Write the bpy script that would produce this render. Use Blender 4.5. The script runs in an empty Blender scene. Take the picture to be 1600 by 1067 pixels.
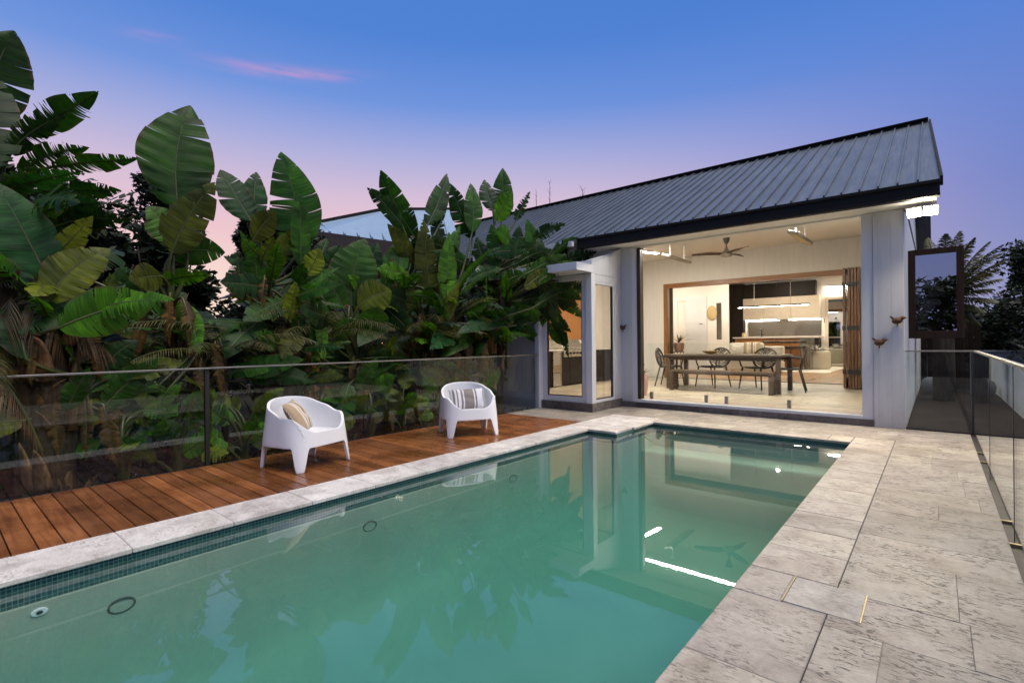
import bpy, bmesh, math, random
from mathutils import Vector, Matrix, Euler
R = math.radians
PI = math.pi
SC = bpy.context.scene
COL = SC.collection
rng = random.Random(7)
TH, ROLL, FPX, CYP, CAMH = 0.7016, -0.0091, 783.8, 534.4, 1.3

# ------------------------------------------------------------------ helpers
def ray(u, v):
    """direction from the tripod through a pixel of the 1600x1067 photograph (survey helper)"""
    s, c = math.sin(TH), math.cos(TH); cr, sr = math.cos(ROLL), math.sin(ROLL)
    x, y = u - 800, v - CYP
    x, y = cr*x + sr*y, -sr*x + cr*y
    a = x/FPX
    return Vector((-s + a*c, c + a*s, -y/FPX))
def onX(u, v, X):
    r = ray(u, v); d = X/r.x
    return Vector((X, r.y*d, CAMH + r.z*d))
def onY(u, v, Y):
    r = ray(u, v); d = Y/r.y
    return Vector((r.x*d, Y, CAMH + r.z*d))

ORG = {}
def top_of(o):
    while o.parent: o = o.parent
    return o
def empty(name, loc, label, cat, group=None):
    o = bpy.data.objects.new(name, None); COL.objects.link(o)
    o.location = loc; o.empty_display_size = .1
    ORG[o.name] = Vector(loc)
    tag(o, label, cat, group)
    return o
def tag(o, label=None, cat=None, group=None, kind=None):
    if label: o['label'] = label
    if cat: o['category'] = cat
    if group: o['group'] = group
    if kind: o['kind'] = kind
    return o
def copy_tree(o, parent=None):
    c = o.copy(); COL.objects.link(c)
    if parent: c.parent = parent
    for ch in list(o.children): copy_tree(ch, c)
    return c

class MB:
    def __init__(s): s.v = []; s.f = []; s.r = []; s.cur = 0.5; s.uv = None
    def quad(s, *p):
        n = len(s.v); s.v += [tuple(q) for q in p]; s.f.append(tuple(range(n, n+len(p)))); s.r.append(s.cur); return s
    def box(s, x0, y0, z0, x1, y1, z1):
        if x0 > x1: x0, x1 = x1, x0
        if y0 > y1: y0, y1 = y1, y0
        if z0 > z1: z0, z1 = z1, z0
        n = len(s.v)
        s.v += [(x0,y0,z0),(x1,y0,z0),(x1,y1,z0),(x0,y1,z0),(x0,y0,z1),(x1,y0,z1),(x1,y1,z1),(x0,y1,z1)]
        for f in ((0,3,2,1),(4,5,6,7),(0,1,5,4),(1,2,6,5),(2,3,7,6),(3,0,4,7)):
            s.f.append(tuple(n+i for i in f)); s.r.append(s.cur)
        return s
    def obox(s, M, sx, sy, sz):
        n = len(s.v)
        for x,y,z in ((-1,-1,-1),(1,-1,-1),(1,1,-1),(-1,1,-1),(-1,-1,1),(1,-1,1),(1,1,1),(-1,1,1)):
            s.v.append(tuple(M @ Vector((x*sx/2, y*sy/2, z*sz/2))))
        for f in ((0,3,2,1),(4,5,6,7),(0,1,5,4),(1,2,6,5),(2,3,7,6),(3,0,4,7)):
            s.f.append(tuple(n+i for i in f)); s.r.append(s.cur)
        return s
    def beam(s, a, b, w, h, up=(0,0,1)):
        a = Vector(a); b = Vector(b); d = b-a; L = d.length; d.normalize()
        up = Vector(up); x = d.cross(up)
        if x.length < 1e-4: x = d.cross(Vector((1,0,0)))
        x.normalize(); z = x.cross(d)
        M = Matrix((x, d, z)).transposed().to_4x4(); M.translation = (a+b)/2
        return s.obox(M, w, L, h)
    def tube(s, pts, rad, n=8, cap=True, flat=1.0):
        pts = [Vector(p) for p in pts]
        if not hasattr(rad, '__len__'): rad = [rad]*len(pts)
        base = len(s.v); prev = None
        for i, p in enumerate(pts):
            t = (pts[min(i+1, len(pts)-1)] - pts[max(i-1, 0)])
            if t.length < 1e-9: t = Vector((0,0,1))
            t.normalize()
            if prev is None:
                x = t.cross(Vector((0,0,1)))
                if x.length < 1e-3: x = t.cross(Vector((1,0,0)))
            else:
                x = prev - t*prev.dot(t)
            x.normalize(); y = t.cross(x); prev = x
            for k in range(n):
                a = 2*PI*k/n
                s.v.append(tuple(p + (x*math.cos(a) + y*math.sin(a)*flat)*rad[i]))
        for i in range(len(pts)-1):
            for k in range(n):
                s.f.append((base+i*n+k, base+i*n+(k+1)%n, base+(i+1)*n+(k+1)%n, base+(i+1)*n+k)); s.r.append(s.cur)
        if cap:
            s.f.append(tuple(base+k for k in reversed(range(n)))); s.r.append(s.cur)
            s.f.append(tuple(base+(len(pts)-1)*n+k for k in range(n))); s.r.append(s.cur)
        return s
    def lathe(s, prof, c=(0,0,0), n=20, sx=1, sy=1):
        base = len(s.v)
        for r, z in prof:
            for k in range(n):
                a = 2*PI*k/n; s.v.append((c[0]+r*sx*math.cos(a), c[1]+r*sy*math.sin(a), c[2]+z))
        for i in range(len(prof)-1):
            for k in range(n):
                s.f.append((base+i*n+k, base+i*n+(k+1)%n, base+(i+1)*n+(k+1)%n, base+(i+1)*n+k)); s.r.append(s.cur)
        s.f.append(tuple(base+k for k in reversed(range(n)))); s.r.append(s.cur)
        s.f.append(tuple(base+(len(prof)-1)*n+k for k in range(n))); s.r.append(s.cur)
        return s
    def ell(s, c, rx, ry, rz, n=14, m=8, M=None):
        base = len(s.v); c = Vector(c)
        for i in range(m+1):
            ph = -PI/2 + PI*i/m
            for k in range(n):
                a = 2*PI*k/n
                p = Vector((rx*math.cos(ph)*math.cos(a), ry*math.cos(ph)*math.sin(a), rz*math.sin(ph)))
                if M: p = M @ p
                s.v.append(tuple(c+p))
        for i in range(m):
            for k in range(n):
                s.f.append((base+i*n+k, base+i*n+(k+1)%n, base+(i+1)*n+(k+1)%n, base+(i+1)*n+k)); s.r.append(s.cur)
        return s
    def prism(s, poly, h):
        """poly: list of 3D points (planar), h: extrusion vector"""
        n = len(s.v); k = len(poly); h = Vector(h)
        s.v += [tuple(p) for p in poly] + [tuple(Vector(p)+h) for p in poly]
        s.f.append(tuple(n+i for i in reversed(range(k)))); s.r.append(s.cur)
        s.f.append(tuple(n+k+i for i in range(k))); s.r.append(s.cur)
        for i in range(k):
            j = (i+1) % k
            s.f.append((n+i, n+j, n+k+j, n+k+i)); s.r.append(s.cur)
        return s
    def build(s, name, mat, parent=None, smooth=False, bevel=0, seg=2, solid=0, fix=True, local=False, angle=40):
        me = bpy.data.meshes.new(name)
        org = Vector((0,0,0))
        if parent is not None and not local: org = ORG.get(top_of(parent).name, org)
        me.from_pydata([(x-org.x, y-org.y, z-org.z) for x,y,z in s.v], [], s.f)
        at = me.attributes.new('rnd', 'FLOAT', 'FACE')
        for i, r in enumerate(s.r): at.data[i].value = r
        if fix:
            bm = bmesh.new(); bm.from_mesh(me)
            bmesh.ops.remove_doubles(bm, verts=bm.verts, dist=1e-5)
            bmesh.ops.recalc_face_normals(bm, faces=bm.faces); bm.to_mesh(me); bm.free()
        o = bpy.data.objects.new(name, me); COL.objects.link(o)
        if mat: me.materials.append(mat)
        if smooth:
            for p in me.polygons: p.use_smooth = True
            if smooth != 'all':
                try: me.set_sharp_from_angle(angle=R(angle))
                except Exception: pass
        if solid:
            m = o.modifiers.new('thick', 'SOLIDIFY'); m.thickness = solid; m.offset = -1
        if bevel:
            m = o.modifiers.new('edge', 'BEVEL'); m.width = bevel; m.segments = seg; m.limit_method = 'ANGLE'; m.angle_limit = R(35)
        if parent is not None: o.parent = parent
        return o

def bez(a, b, c, n=8):
    a, b, c = Vector(a), Vector(b), Vector(c)
    return [a*(1-t)**2 + b*2*t*(1-t) + c*t*t for t in [i/(n-1) for i in range(n)]]

# ------------------------------------------------------------------ materials
class NT:
    def __init__(s, name):
        s.m = bpy.data.materials.new(name); s.m.use_nodes = True
        s.t = s.m.node_tree; s.n = s.t.nodes; s.l = s.t.links
        s.b = s.n['Principled BSDF']; s.out = s.n['Material Output']
    def node(s, ty, **kw):
        x = s.n.new(ty)
        for k, v in kw.items():
            if k.startswith('i_'): x.inputs[int(k[2:])].default_value = v
            else: setattr(x, k, v)
        return x
    def link(s, a, b): s.l.new(a, b)
    def pos(s, scale=(1,1,1), obj=False):
        if obj:
            g = s.node('ShaderNodeTexCoord').outputs['Object']
        else:
            g = s.node('ShaderNodeNewGeometry').outputs['Position']
        mp = s.node('ShaderNodeMapping'); mp.inputs['Scale'].default_value = scale
        s.link(g, mp.inputs['Vector']); return mp.outputs[0]
    def noise(s, vec, scale=5, detail=4, rough=.55, dist=0):
        x = s.node('ShaderNodeTexNoise'); x.inputs['Scale'].default_value = scale
        x.inputs['Detail'].default_value = detail; x.inputs['Roughness'].default_value = rough; x.inputs['Distortion'].default_value = dist
        s.link(vec, x.inputs['Vector']); return x.outputs['Fac']
    def ramp(s, fac, stops):
        x = s.node('ShaderNodeValToRGB'); cr = x.color_ramp
        while len(cr.elements) < len(stops): cr.elements.new(.5)
        for e, (p, c) in zip(cr.elements, stops):
            e.position = p; e.color = (*c, 1) if len(c) == 3 else c
        s.link(fac, x.inputs[0]); return x.outputs[0]
    def mix(s, a, b, fac, mode='MIX'):
        x = s.node('ShaderNodeMix', data_type='RGBA', blend_type=mode)
        for sock, v in ((x.inputs[0], fac), (x.inputs[6], a), (x.inputs[7], b)):
            if isinstance(v, (int, float)): sock.default_value = v
            elif isinstance(v, tuple): sock.default_value = (*v, 1) if len(v) == 3 else v
            else: s.link(v, sock)
        return x.outputs[2]
    def math(s, op, a, b=None, c=None, clamp=False):
        x = s.node('ShaderNodeMath', operation=op); x.use_clamp = clamp
        for i, v in enumerate((a, b, c)):
            if v is None: continue
            if isinstance(v, (int, float)): x.inputs[i].default_value = v
            else: s.link(v, x.inputs[i])
        return x.outputs[0]
    def attr(s, name='rnd'):
        x = s.node('ShaderNodeAttribute', attribute_name=name); return x.outputs['Fac']
    def bump(s, h, strength=.3, dist=.01):
        x = s.node('ShaderNodeBump'); x.inputs['Strength'].default_value = strength; x.inputs['Distance'].default_value = dist
        s.link(h, x.inputs['Height']); s.link(x.outputs[0], s.b.inputs['Normal']); return x.outputs[0]
    def base(s, c):
        if isinstance(c, tuple): s.b.inputs['Base Color'].default_value = (*c, 1)
        else: s.link(c, s.b.inputs['Base Color'])
    def set(s, **kw):
        for k, v in kw.items(): 
            k = {'rough':'Roughness','metal':'Metallic','spec':'Specular IOR Level','coat':'Coat Weight'}[k]
            if isinstance(v, (int, float)): s.b.inputs[k].default_value = v
            else: s.link(v, s.b.inputs[k])

def plain(name, col, rough=.5, metal=0, var=.06, bump=0, scale=6, spec=.5):
    t = NT(name); p = t.pos(obj=True)
    n = t.noise(p, scale, 5)
    lo = tuple(c*(1-var) for c in col); hi = tuple(min(1, c*(1+var)) for c in col)
    t.base(t.ramp(n, [(.3, lo), (.7, hi)]))
    t.set(metal=metal, spec=spec)
    n2 = t.noise(p, scale*4, 3)
    t.set(rough=t.math('MULTIPLY_ADD', n2, .16, rough-.08))
    if bump: t.bump(t.noise(p, scale*12, 4), bump, .004)
    return t.m

def m_stone(name, light, dark, pit=(.065,.052,.045), var=.35, rough=.55, pits=1.0):
    t = NT(name); r = t.attr()
    p = t.pos((1,1,1))
    # per-slab offset so the veins do not run across joints
    off = t.node('ShaderNodeVectorMath', operation='ADD')
    cx = t.node('ShaderNodeCombineXYZ'); t.link(t.math('MULTIPLY', r, 37.0), cx.inputs[0]); t.link(t.math('MULTIPLY', r, 71.0), cx.inputs[1])
    t.link(p, off.inputs[0]); t.link(cx.outputs[0], off.inputs[1]); v = off.outputs[0]
    def mapped(sc, src=v):
        mp = t.node('ShaderNodeMapping'); mp.inputs['Scale'].default_value = sc; t.link(src, mp.inputs[0]); return mp.outputs[0]
    vein = t.noise(mapped((1.0, 1.7, 1.6)), 4.0, 9, .74, 1.8)
    cloud = t.noise(v, 4.2, 6, .62, .5)
    fine = t.noise(mapped((1, 1.8, 1)), 38, 5, .7)
    c = t.ramp(vein, [(.30, dark), (.5, tuple((a+b)/2 for a, b in zip(light, dark))), (.70, light)])
    c = t.mix(c, t.ramp(cloud, [(.34, (.70,.66,.63)), (.5, (.95,.92,.89)), (.66, (1.10,1.08,1.04))]), .9, 'MULTIPLY')
    c = t.mix(c, t.ramp(fine, [(.3, (.80,.78,.76)), (.7, (1.14,1.14,1.13))]), .8, 'MULTIPLY')
    tint = t.ramp(r, [(0, (1-var, 1-var*1.05, 1-var*1.05)), (.35, (.95,.915,.915)), (.7, (1.0,.99,.95)), (1, (1+var*.35, 1+var*.34, 1+var*.3))])
    c = t.mix(c, tint, 1.0, 'MULTIPLY')
    stain = t.noise(p, 1.1, 6, .66, .6)
    c = t.mix(c, t.ramp(stain, [(.38, (.72,.69,.66)), (.52, (1,1,1))]), .8, 'MULTIPLY')
    hole = t.noise(mapped((8, 22, 20)), 2.6, 4, .72, .5)
    gate = t.noise(v, 5.0, 3)
    h = t.math('MULTIPLY', t.ramp(hole, [(.535, (0,0,0)), (.585, (1,1,1))]), t.ramp(gate, [(.44, (0,0,0)), (.56, (1,1,1))]))
    big = t.ramp(t.noise(mapped((5, 11, 10)), 3.0, 5, .75, .9), [(.63, (0,0,0)), (.665, (1,1,1))])
    h = t.math('MAXIMUM', h, t.math('MULTIPLY', big, .8))
    h = t.math('MULTIPLY', h, pits)
    c = t.mix(c, pit, t.math('MULTIPLY', h, .95))
    t.base(c)
    t.set(rough=t.math('MULTIPLY_ADD', cloud, .25, rough-.12), spec=.4)
    hh = t.math('SUBTRACT', t.math('MULTIPLY_ADD', fine, .25, t.math('MULTIPLY', vein, .2)), h)
    t.bump(hh, .45, .006)
    return t.m

def m_wood(name, c1, c2, axis=0, rough=.4, scale=1.0, var=.3, wet=False, spec=.5):
    t = NT(name); r = t.attr()
    p = t.pos(obj=False)
    off = t.node('ShaderNodeVectorMath', operation='ADD')
    cx = t.node('ShaderNodeCombineXYZ')
    for i in range(3): t.link(t.math('MULTIPLY', r, 13.0*(i+1)), cx.inputs[i])
    t.link(p, off.inputs[0]); t.link(cx.outputs[0], off.inputs[1])
    mp = t.node('ShaderNodeMapping'); sc = [26, 26, 26]; sc[axis] = 1.6; mp.inputs['Scale'].default_value = tuple(x*scale for x in sc)
    t.link(off.outputs[0], mp.inputs[0])
    g = t.noise(mp.outputs[0], 1.0, 6, .6, .6)
    c = t.ramp(g, [(.3, c1), (.7, c2)])
    c = t.mix(c, t.ramp(r, [(0, (1-var,)*3), (1, (1+var*.7,)*3)]), 1.0, 'MULTIPLY')
    if wet:
        pl = t.noise(p, 2.2, 5, .6)
        c = t.mix(c, t.ramp(pl, [(.35, (.68,.64,.62)), (.65, (1.1,1.08,1.05))]), .9, 'MULTIPLY')
        # pale grit and fallen specks
        sp = t.noise(p, 120, 2, .5)
        c = t.mix(c, (.42,.30,.12), t.ramp(sp, [(.705, (0,0,0)), (.75, (.8,.8,.8))]))
        t.set(rough=t.ramp(pl, [(.38, (.16,)*3), (.62, (.48,)*3)]))
    else:
        t.set(rough=t.math('MULTIPLY_ADD', g, .2, rough-.1))
    t.base(c); t.bump(g, .25, .003); t.set(spec=spec)
    return t.m

def m_glass(name, tint=(.93,.97,.95), f0=.045, refl=1.0, rough=0.0):
    t = NT(name); t.n.remove(t.b)
    lw = t.node('ShaderNodeLayerWeight'); lw.inputs['Blend'].default_value = .5
    f5 = t.math('POWER', lw.outputs['Facing'], 5.0)
    fac = t.math('MULTIPLY', t.math('MULTIPLY_ADD', f5, 1-f0, f0), refl, clamp=True)
    tr = t.node('ShaderNodeBsdfTransparent'); tr.inputs[0].default_value = (*tint, 1)
    gl = t.node('ShaderNodeBsdfGlossy'); gl.inputs['Roughness'].default_value = rough; gl.inputs[0].default_value = (1,1,1,1)
    mx = t.node('ShaderNodeMixShader'); t.link(fac, mx.inputs[0]); t.link(tr.outputs[0], mx.inputs[1]); t.link(gl.outputs[0], mx.inputs[2])
    t.link(mx.outputs[0], t.out.inputs[0])
    return t.m

def m_emit(name, col, strength):
    t = NT(name); t.base((.8,.8,.8))
    t.b.inputs['Emission Color'].default_value = (*col, 1); t.b.inputs['Emission Strength'].default_value = strength
    return t.m

def m_leaf():
    t = NT('strelitzia leaf')
    info = t.node('ShaderNodeObjectInfo')
    uv = t.node('ShaderNodeUVMap'); uv.uv_map = 'UVMap'
    sep = t.node('ShaderNodeSeparateXYZ'); t.link(uv.outputs[0], sep.inputs[0])
    p = t.pos(obj=True)
    ns = t.noise(p, 3.0, 4)
    # parallel side veins, running from the midrib to the margin
    cb = t.node('ShaderNodeCombineXYZ'); t.link(t.math('MULTIPLY', sep.outputs[0], 170.0), cb.inputs[0]); t.link(t.math('MULTIPLY', sep.outputs[1], 2.2), cb.inputs[1]); t.link(t.math('MULTIPLY', info.outputs['Random'], 50.0), cb.inputs[2])
    vein = t.noise(cb.outputs[0], 1.0, 3, .6)
    cb2 = t.node('ShaderNodeCombineXYZ'); t.link(t.math('MULTIPLY', sep.outputs[0], 34.0), cb2.inputs[0]); t.link(t.math('MULTIPLY', sep.outputs[1], 1.6), cb2.inputs[1]); t.link(t.math('MULTIPLY', info.outputs['Random'], 90.0), cb2.inputs[2])
    band = t.noise(cb2.outputs[0], 1.0, 2, .5)
    c = t.mix(info.outputs['Color'], t.ramp(ns, [(.3, (.62,.66,.55)), (.7, (1.25,1.2,1.1))]), 1.0, 'MULTIPLY')
    c = t.mix(c, t.ramp(vein, [(.34, (.50,.54,.48)), (.62, (1.30,1.28,1.15))]), .85, 'MULTIPLY')
    c = t.mix(c, t.ramp(band, [(.35, (.62,.66,.62)), (.65, (1.30,1.26,1.05))]), .75, 'MULTIPLY')
    c = t.mix(c, t.ramp(t.attr(), [(0, (.62,.64,.62)), (1, (1.35,1.33,1.2))]), 1.0, 'MULTIPLY')
    # dry brown margins and spots
    edge = t.math('ABSOLUTE', t.math('SUBTRACT', sep.outputs[1], .5))
    em = t.math('MULTIPLY', t.ramp(edge, [(.43, (0,0,0)), (.5, (1,1,1))]), t.ramp(t.noise(p, 7, 3), [(.42, (0,0,0)), (.6, (1,1,1))]))
    c = t.mix(c, (.10,.055,.025), em)
    t.base(c)
    t.set(rough=t.math('MULTIPLY_ADD', ns, .3, .28), spec=.22)
    nb = t.bump(t.math('ADD', vein, band), .30, .006)
    tr = t.node('ShaderNodeBsdfTranslucent'); t.link(t.mix(c, (1.3,1.5,.5), 1.0, 'MULTIPLY'), tr.inputs[0])
    mx = t.node('ShaderNodeMixShader'); mx.inputs[0].default_value = .30
    t.link(t.b.outputs[0], mx.inputs[1]); t.link(tr.outputs[0], mx.inputs[2]); t.link(mx.outputs[0], t.out.inputs[0])
    return t.m

def m_foliage(name, c1, c2):
    t = NT(name); r = t.attr()
    t.base(t.ramp(r, [(0, c1), (1, c2)])); t.set(rough=.45, spec=.4)
    tr = t.node('ShaderNodeBsdfTranslucent'); t.link(t.ramp(r, [(0, c1), (1, c2)]), tr.inputs[0])
    mx = t.node('ShaderNodeMixShader'); mx.inputs[0].default_value = .25
    t.link(t.b.outputs[0], mx.inputs[1]); t.link(tr.outputs[0], mx.inputs[2]); t.link(mx.outputs[0], t.out.inputs[0])
    return t.m

def m_bark(name, c1, c2):
    t = NT(name); p = t.pos((9, 9, 1.2))
    n = t.noise(p, 3, 6, .65, .6)
    t.base(t.ramp(n, [(.3, c1), (.7, c2)])); t.set(rough=.85, spec=.2); t.bump(n, .8, .02)
    return t.m

def m_tile():
    t = NT('glass mosaic')
    g = t.node('ShaderNodeNewGeometry'); sp = t.node('ShaderNodeSeparateXYZ'); t.link(g.outputs['Position'], sp.inputs[0])
    cb = t.node('ShaderNodeCombineXYZ'); t.link(t.math('ADD', sp.outputs[0], sp.outputs[1]), cb.inputs[0]); t.link(t.math('ADD', sp.outputs[2], .035), cb.inputs[1])
    b = t.node('ShaderNodeTexBrick'); b.offset = 0; b.squash = 1
    b.inputs['Scale'].default_value = 1; b.inputs['Brick Width'].default_value = .024; b.inputs['Row Height'].default_value = .024
    b.inputs['Mortar Size'].default_value = .0016; b.inputs['Mortar Smooth'].default_value = .1; b.inputs['Bias'].default_value = 0
    b.inputs['Color1'].default_value = (.010,.050,.060,1); b.inputs['Color2'].default_value = (.032,.115,.115,1); b.inputs['Mortar'].default_value = (.20,.27,.25,1)
    t.link(cb.outputs[0], b.inputs['Vector'])
    t.base(b.outputs['Color']); t.set(rough=.15, spec=.6); t.bump(b.outputs['Fac'], -.3, .002)
    return t.m

def m_board(name, col, pitch=.15, axis=0):
    """painted vertical lining boards with fine V grooves"""
    t = NT(name); g = t.node('ShaderNodeNewGeometry'); sp = t.node('ShaderNodeSeparateXYZ'); t.link(g.outputs['Position'], sp.inputs[0])
    x = t.math('ADD', sp.outputs[0], sp.outputs[1])
    fr = t.math('FRACT', t.math('DIVIDE', x, pitch))
    d = t.math('ABSOLUTE', t.math('SUBTRACT', fr, .5))
    gr = t.ramp(d, [(0, (0,0,0)), (.03, (1,1,1))])
    n = t.noise(t.pos((5,5,.5)), 2.5, 6, .65)
    cc = t.ramp(n, [(.3, tuple(c*.90 for c in col)), (.7, col)])
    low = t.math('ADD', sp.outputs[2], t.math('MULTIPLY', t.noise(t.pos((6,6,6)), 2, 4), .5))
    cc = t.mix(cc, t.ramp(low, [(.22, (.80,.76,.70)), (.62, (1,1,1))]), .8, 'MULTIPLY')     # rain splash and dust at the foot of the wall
    t.base(cc)
    t.set(rough=.5, spec=.4); t.bump(gr, .5, .006)
    return t.m

def m_roof():
    t = NT('roof sheeting'); p = t.pos((1.5, .5, .5))
    n = t.noise(p, 2.0, 6, .6); n2 = t.noise(t.pos((14, .8, .8)), 2, 4)
    t.base(t.mix(t.ramp(n, [(.3, (.105,.122,.142)), (.7, (.145,.165,.19))]), t.ramp(n2, [(.3, (.85,.85,.86)), (.7, (1.1,1.1,1.1))]), 1.0, 'MULTIPLY'))
    t.set(rough=t.math('MULTIPLY_ADD', n2, .25, .25), metal=.5, spec=.5); t.bump(n, .15, .012)
    return t.m

def m_water():
    t = NT('pool water'); t.n.remove(t.b)
    p = t.pos((1, 1, 1))
    w = t.noise(p, 2.0, 3, .5, .3); w2 = t.noise(p, 14, 3, .55, .2)
    h = t.math('ADD', t.math('MULTIPLY', w, .35), t.math('MULTIPLY', w2, .02))
    bp = t.node('ShaderNodeBump'); bp.inputs['Strength'].default_value = .016; bp.inputs['Distance'].default_value = .03
    t.link(h, bp.inputs['Height'])
    fr = t.node('ShaderNodeLayerWeight'); fr.inputs['Blend'].default_value = .5; t.link(bp.outputs[0], fr.inputs['Normal'])
    f5 = t.math('POWER', fr.outputs['Facing'], 3.7)
    fac = t.math('MULTIPLY_ADD', f5, .95, .035, clamp=True)
    tr = t.node('ShaderNodeBsdfTransparent'); tr.inputs[0].default_value = (.97,1,.99,1)
    gl = t.node('ShaderNodeBsdfGlossy'); gl.inputs['Roughness'].default_value = .015; t.link(bp.outputs[0], gl.inputs['Normal'])
    mx = t.node('ShaderNodeMixShader'); t.link(fac, mx.inputs[0]); t.link(tr.outputs[0], mx.inputs[1]); t.link(gl.outputs[0], mx.inputs[2])
    t.link(mx.outputs[0], t.out.inputs[0])
    ab = t.node('ShaderNodeVolumeAbsorption'); ab.inputs[0].default_value = (.15,.73,.66,1); ab.inputs[1].default_value = .60
    vs = t.node('ShaderNodeVolumeScatter'); vs.inputs[0].default_value = (.62,.86,.78,1); vs.inputs[1].default_value = .18; vs.inputs['Anisotropy'].default_value = .2
    ad = t.node('ShaderNodeAddShader'); t.link(ab.outputs[0], ad.inputs[0]); t.link(vs.outputs[0], ad.inputs[1])
    t.link(ad.outputs[0], t.out.inputs['Volume'])
    return t.m

def m_stripe(name, cols, axis=1, pitch=.4):
    """woven cushion cloth with stripes across object space"""
    t = NT(name); tc = t.node('ShaderNodeTexCoord'); sp = t.node('ShaderNodeSeparateXYZ'); t.link(tc.outputs['Object'], sp.inputs[0])
    x = t.math('ADD', t.math('DIVIDE', sp.outputs[axis], pitch), .5)
    rp = t.node('ShaderNodeValToRGB'); rp.color_ramp.interpolation = 'CONSTANT'; cr = rp.color_ramp
    while len(cr.elements) < len(cols): cr.elements.new(.5)
    for e, (q, c) in zip(cr.elements, cols): e.position = q; e.color = (*c, 1)
    t.link(x, rp.inputs[0])
    wv = t.noise(t.pos((1,1,1), obj=True), 160, 2)
    t.base(t.mix(rp.outputs[0], t.ramp(wv, [(.3, (.7,.7,.7)), (.7, (1.15,1.15,1.15))]), .8, 'MULTIPLY'))
    t.set(rough=.9, spec=.15); t.bump(wv, .5, .003)
    return t.m

def m_pool():
    t = NT('pool plaster'); p = t.pos()
    n = t.noise(p, 1.1, 5, .6, .3); n2 = t.noise(p, 60, 3, .6)
    c = t.ramp(n, [(.3, (.26,.305,.245)), (.7, (.35,.395,.32))])
    c = t.mix(c, t.ramp(n2, [(.3, (.88,.88,.88)), (.7, (1.06,1.06,1.06))]), .7, 'MULTIPLY')
    t.base(c); t.set(rough=.7, spec=.2)
    return t.m

M = {}
M['paver'] = m_stone('travertine paving', (.405,.375,.335), (.29,.265,.24), var=.26)
M['coping'] = m_stone('travertine coping', (.49,.455,.405), (.37,.34,.30), var=.2, pits=.7)
M['coping_pale'] = m_stone('pale travertine coping', (.72,.70,.69), (.57,.555,.55), var=.10, pits=.35)
M['floor_stone'] = m_stone('travertine floor', (.60,.54,.45), (.44,.39,.31), var=.15, pits=.5, rough=.4)
M['plinth'] = m_stone('rough stone plinth', (.26,.24,.23), (.11,.105,.105), var=.45, rough=.85, pits=1)
M['mortar'] = plain('sand mortar', (.29,.26,.235), .9, var=.15)
M['lid'] = m_stone('pale stone lid', (.52,.50,.46), (.42,.405,.375), var=.05, rough=.8, pits=.35)
M['deck'] = m_wood('merbau decking', (.15,.050,.015), (.30,.112,.035), axis=0, var=.35, wet=True)
M['deck_dark'] = m_wood('dark timber decking', (.010,.0065,.005), (.026,.016,.011), axis=0, var=.3, rough=.75, spec=.08)
M['tile'] = m_tile(); M['pool'] = m_pool(); M['water'] = m_water()
M['glass'] = m_glass('clear glass', (.965,.985,.975), .03)
M['fence_glass'] = m_glass('fence glass', (.93,.965,.94), .034)
M['window_glass'] = m_glass('mirrored window glass', (.25,.26,.26), .5)
M['dark_window'] = m_glass('window glass with warm tint', (.93,.92,.89), .04)
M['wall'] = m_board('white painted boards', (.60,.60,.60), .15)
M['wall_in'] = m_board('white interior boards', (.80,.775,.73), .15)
M['plaster'] = plain('white plaster', (.76,.72,.66), .6, var=.03, scale=2)
M['white'] = plain('white paint', (.64,.64,.645), .45, var=.03, scale=3)
M['ceiling'] = plain('ceiling paint', (.80,.765,.70), .6, var=.03, scale=2)
M['roof'] = m_roof()
M['roof_blue'] = plain('pale blue roof sheeting', (.27,.37,.47), .4, metal=.2, var=.08)
M['gutter'] = plain('charcoal gutter', (.016,.014,.013), .6, var=.15, spec=.15)
M['joinery'] = plain('dark bronze frame', (.035,.024,.018), .4, var=.2)
M['timber'] = m_wood('cedar joinery', (.20,.085,.026), (.36,.165,.055), axis=2, rough=.35)
M['door_brown'] = m_wood('brown door timber', (.085,.040,.018), (.19,.092,.038), axis=2, rough=.4)
M['timber_h'] = m_wood('cedar head rail', (.20,.085,.026), (.36,.165,.055), axis=0, rough=.35)
M['timber_lining'] = m_wood('orange timber lining', (.26,.10,.028), (.42,.18,.05), axis=2, rough=.4)
M['timber_brown'] = m_wood('brown sash timber', (.030,.016,.009), (.058,.031,.017), axis=2, rough=.6, spec=.2)
M['oak'] = m_wood('oak floorboards', (.30,.15,.055), (.48,.27,.11), axis=1, rough=.3)
M['steel'] = plain('brushed steel', (.55,.53,.49), .28, metal=1, var=.08)
M['rail'] = plain('satin top rail', (.25,.24,.22), .5, metal=1, var=.05)
M['chrome'] = plain('spigot steel', (.30,.28,.26), .35, metal=1, var=.1)
M['black'] = plain('matt black', (.018,.017,.016), .45, var=.2)
M['dark_cab'] = plain('dark cabinet board', (.014,.010,.008), .5, var=.15, spec=.2)
M['channel'] = plain('dark drain channel', (.028,.020,.016), .6, var=.3)
M['brass'] = plain('brass trim', (.42,.34,.20), .5, metal=1, var=.1)
M['plastic'] = plain('white moulded plastic', (.80,.80,.81), .35, var=.02, scale=40, bump=.05)
M['rust'] = plain('rusted iron', (.10,.052,.028), .8, metal=.3, var=.4, bump=.5, scale=40)
M['table'] = m_wood('weathered dark table timber', (.065,.045,.030), (.14,.10,.07), axis=0, rough=.5)
M['resin'] = plain('dark brown resin', (.045,.033,.027), .45, var=.15)
M['stool'] = m_wood('stool timber', (.12,.055,.02), (.22,.11,.045), axis=2)
M['sofa'] = plain('cream boucle', (.62,.58,.50), .95, var=.08, bump=.6, scale=30)
M['ottoman'] = plain('cream wool ottoman', (.55,.49,.38), .95, var=.05, bump=.4, scale=40)
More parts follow.
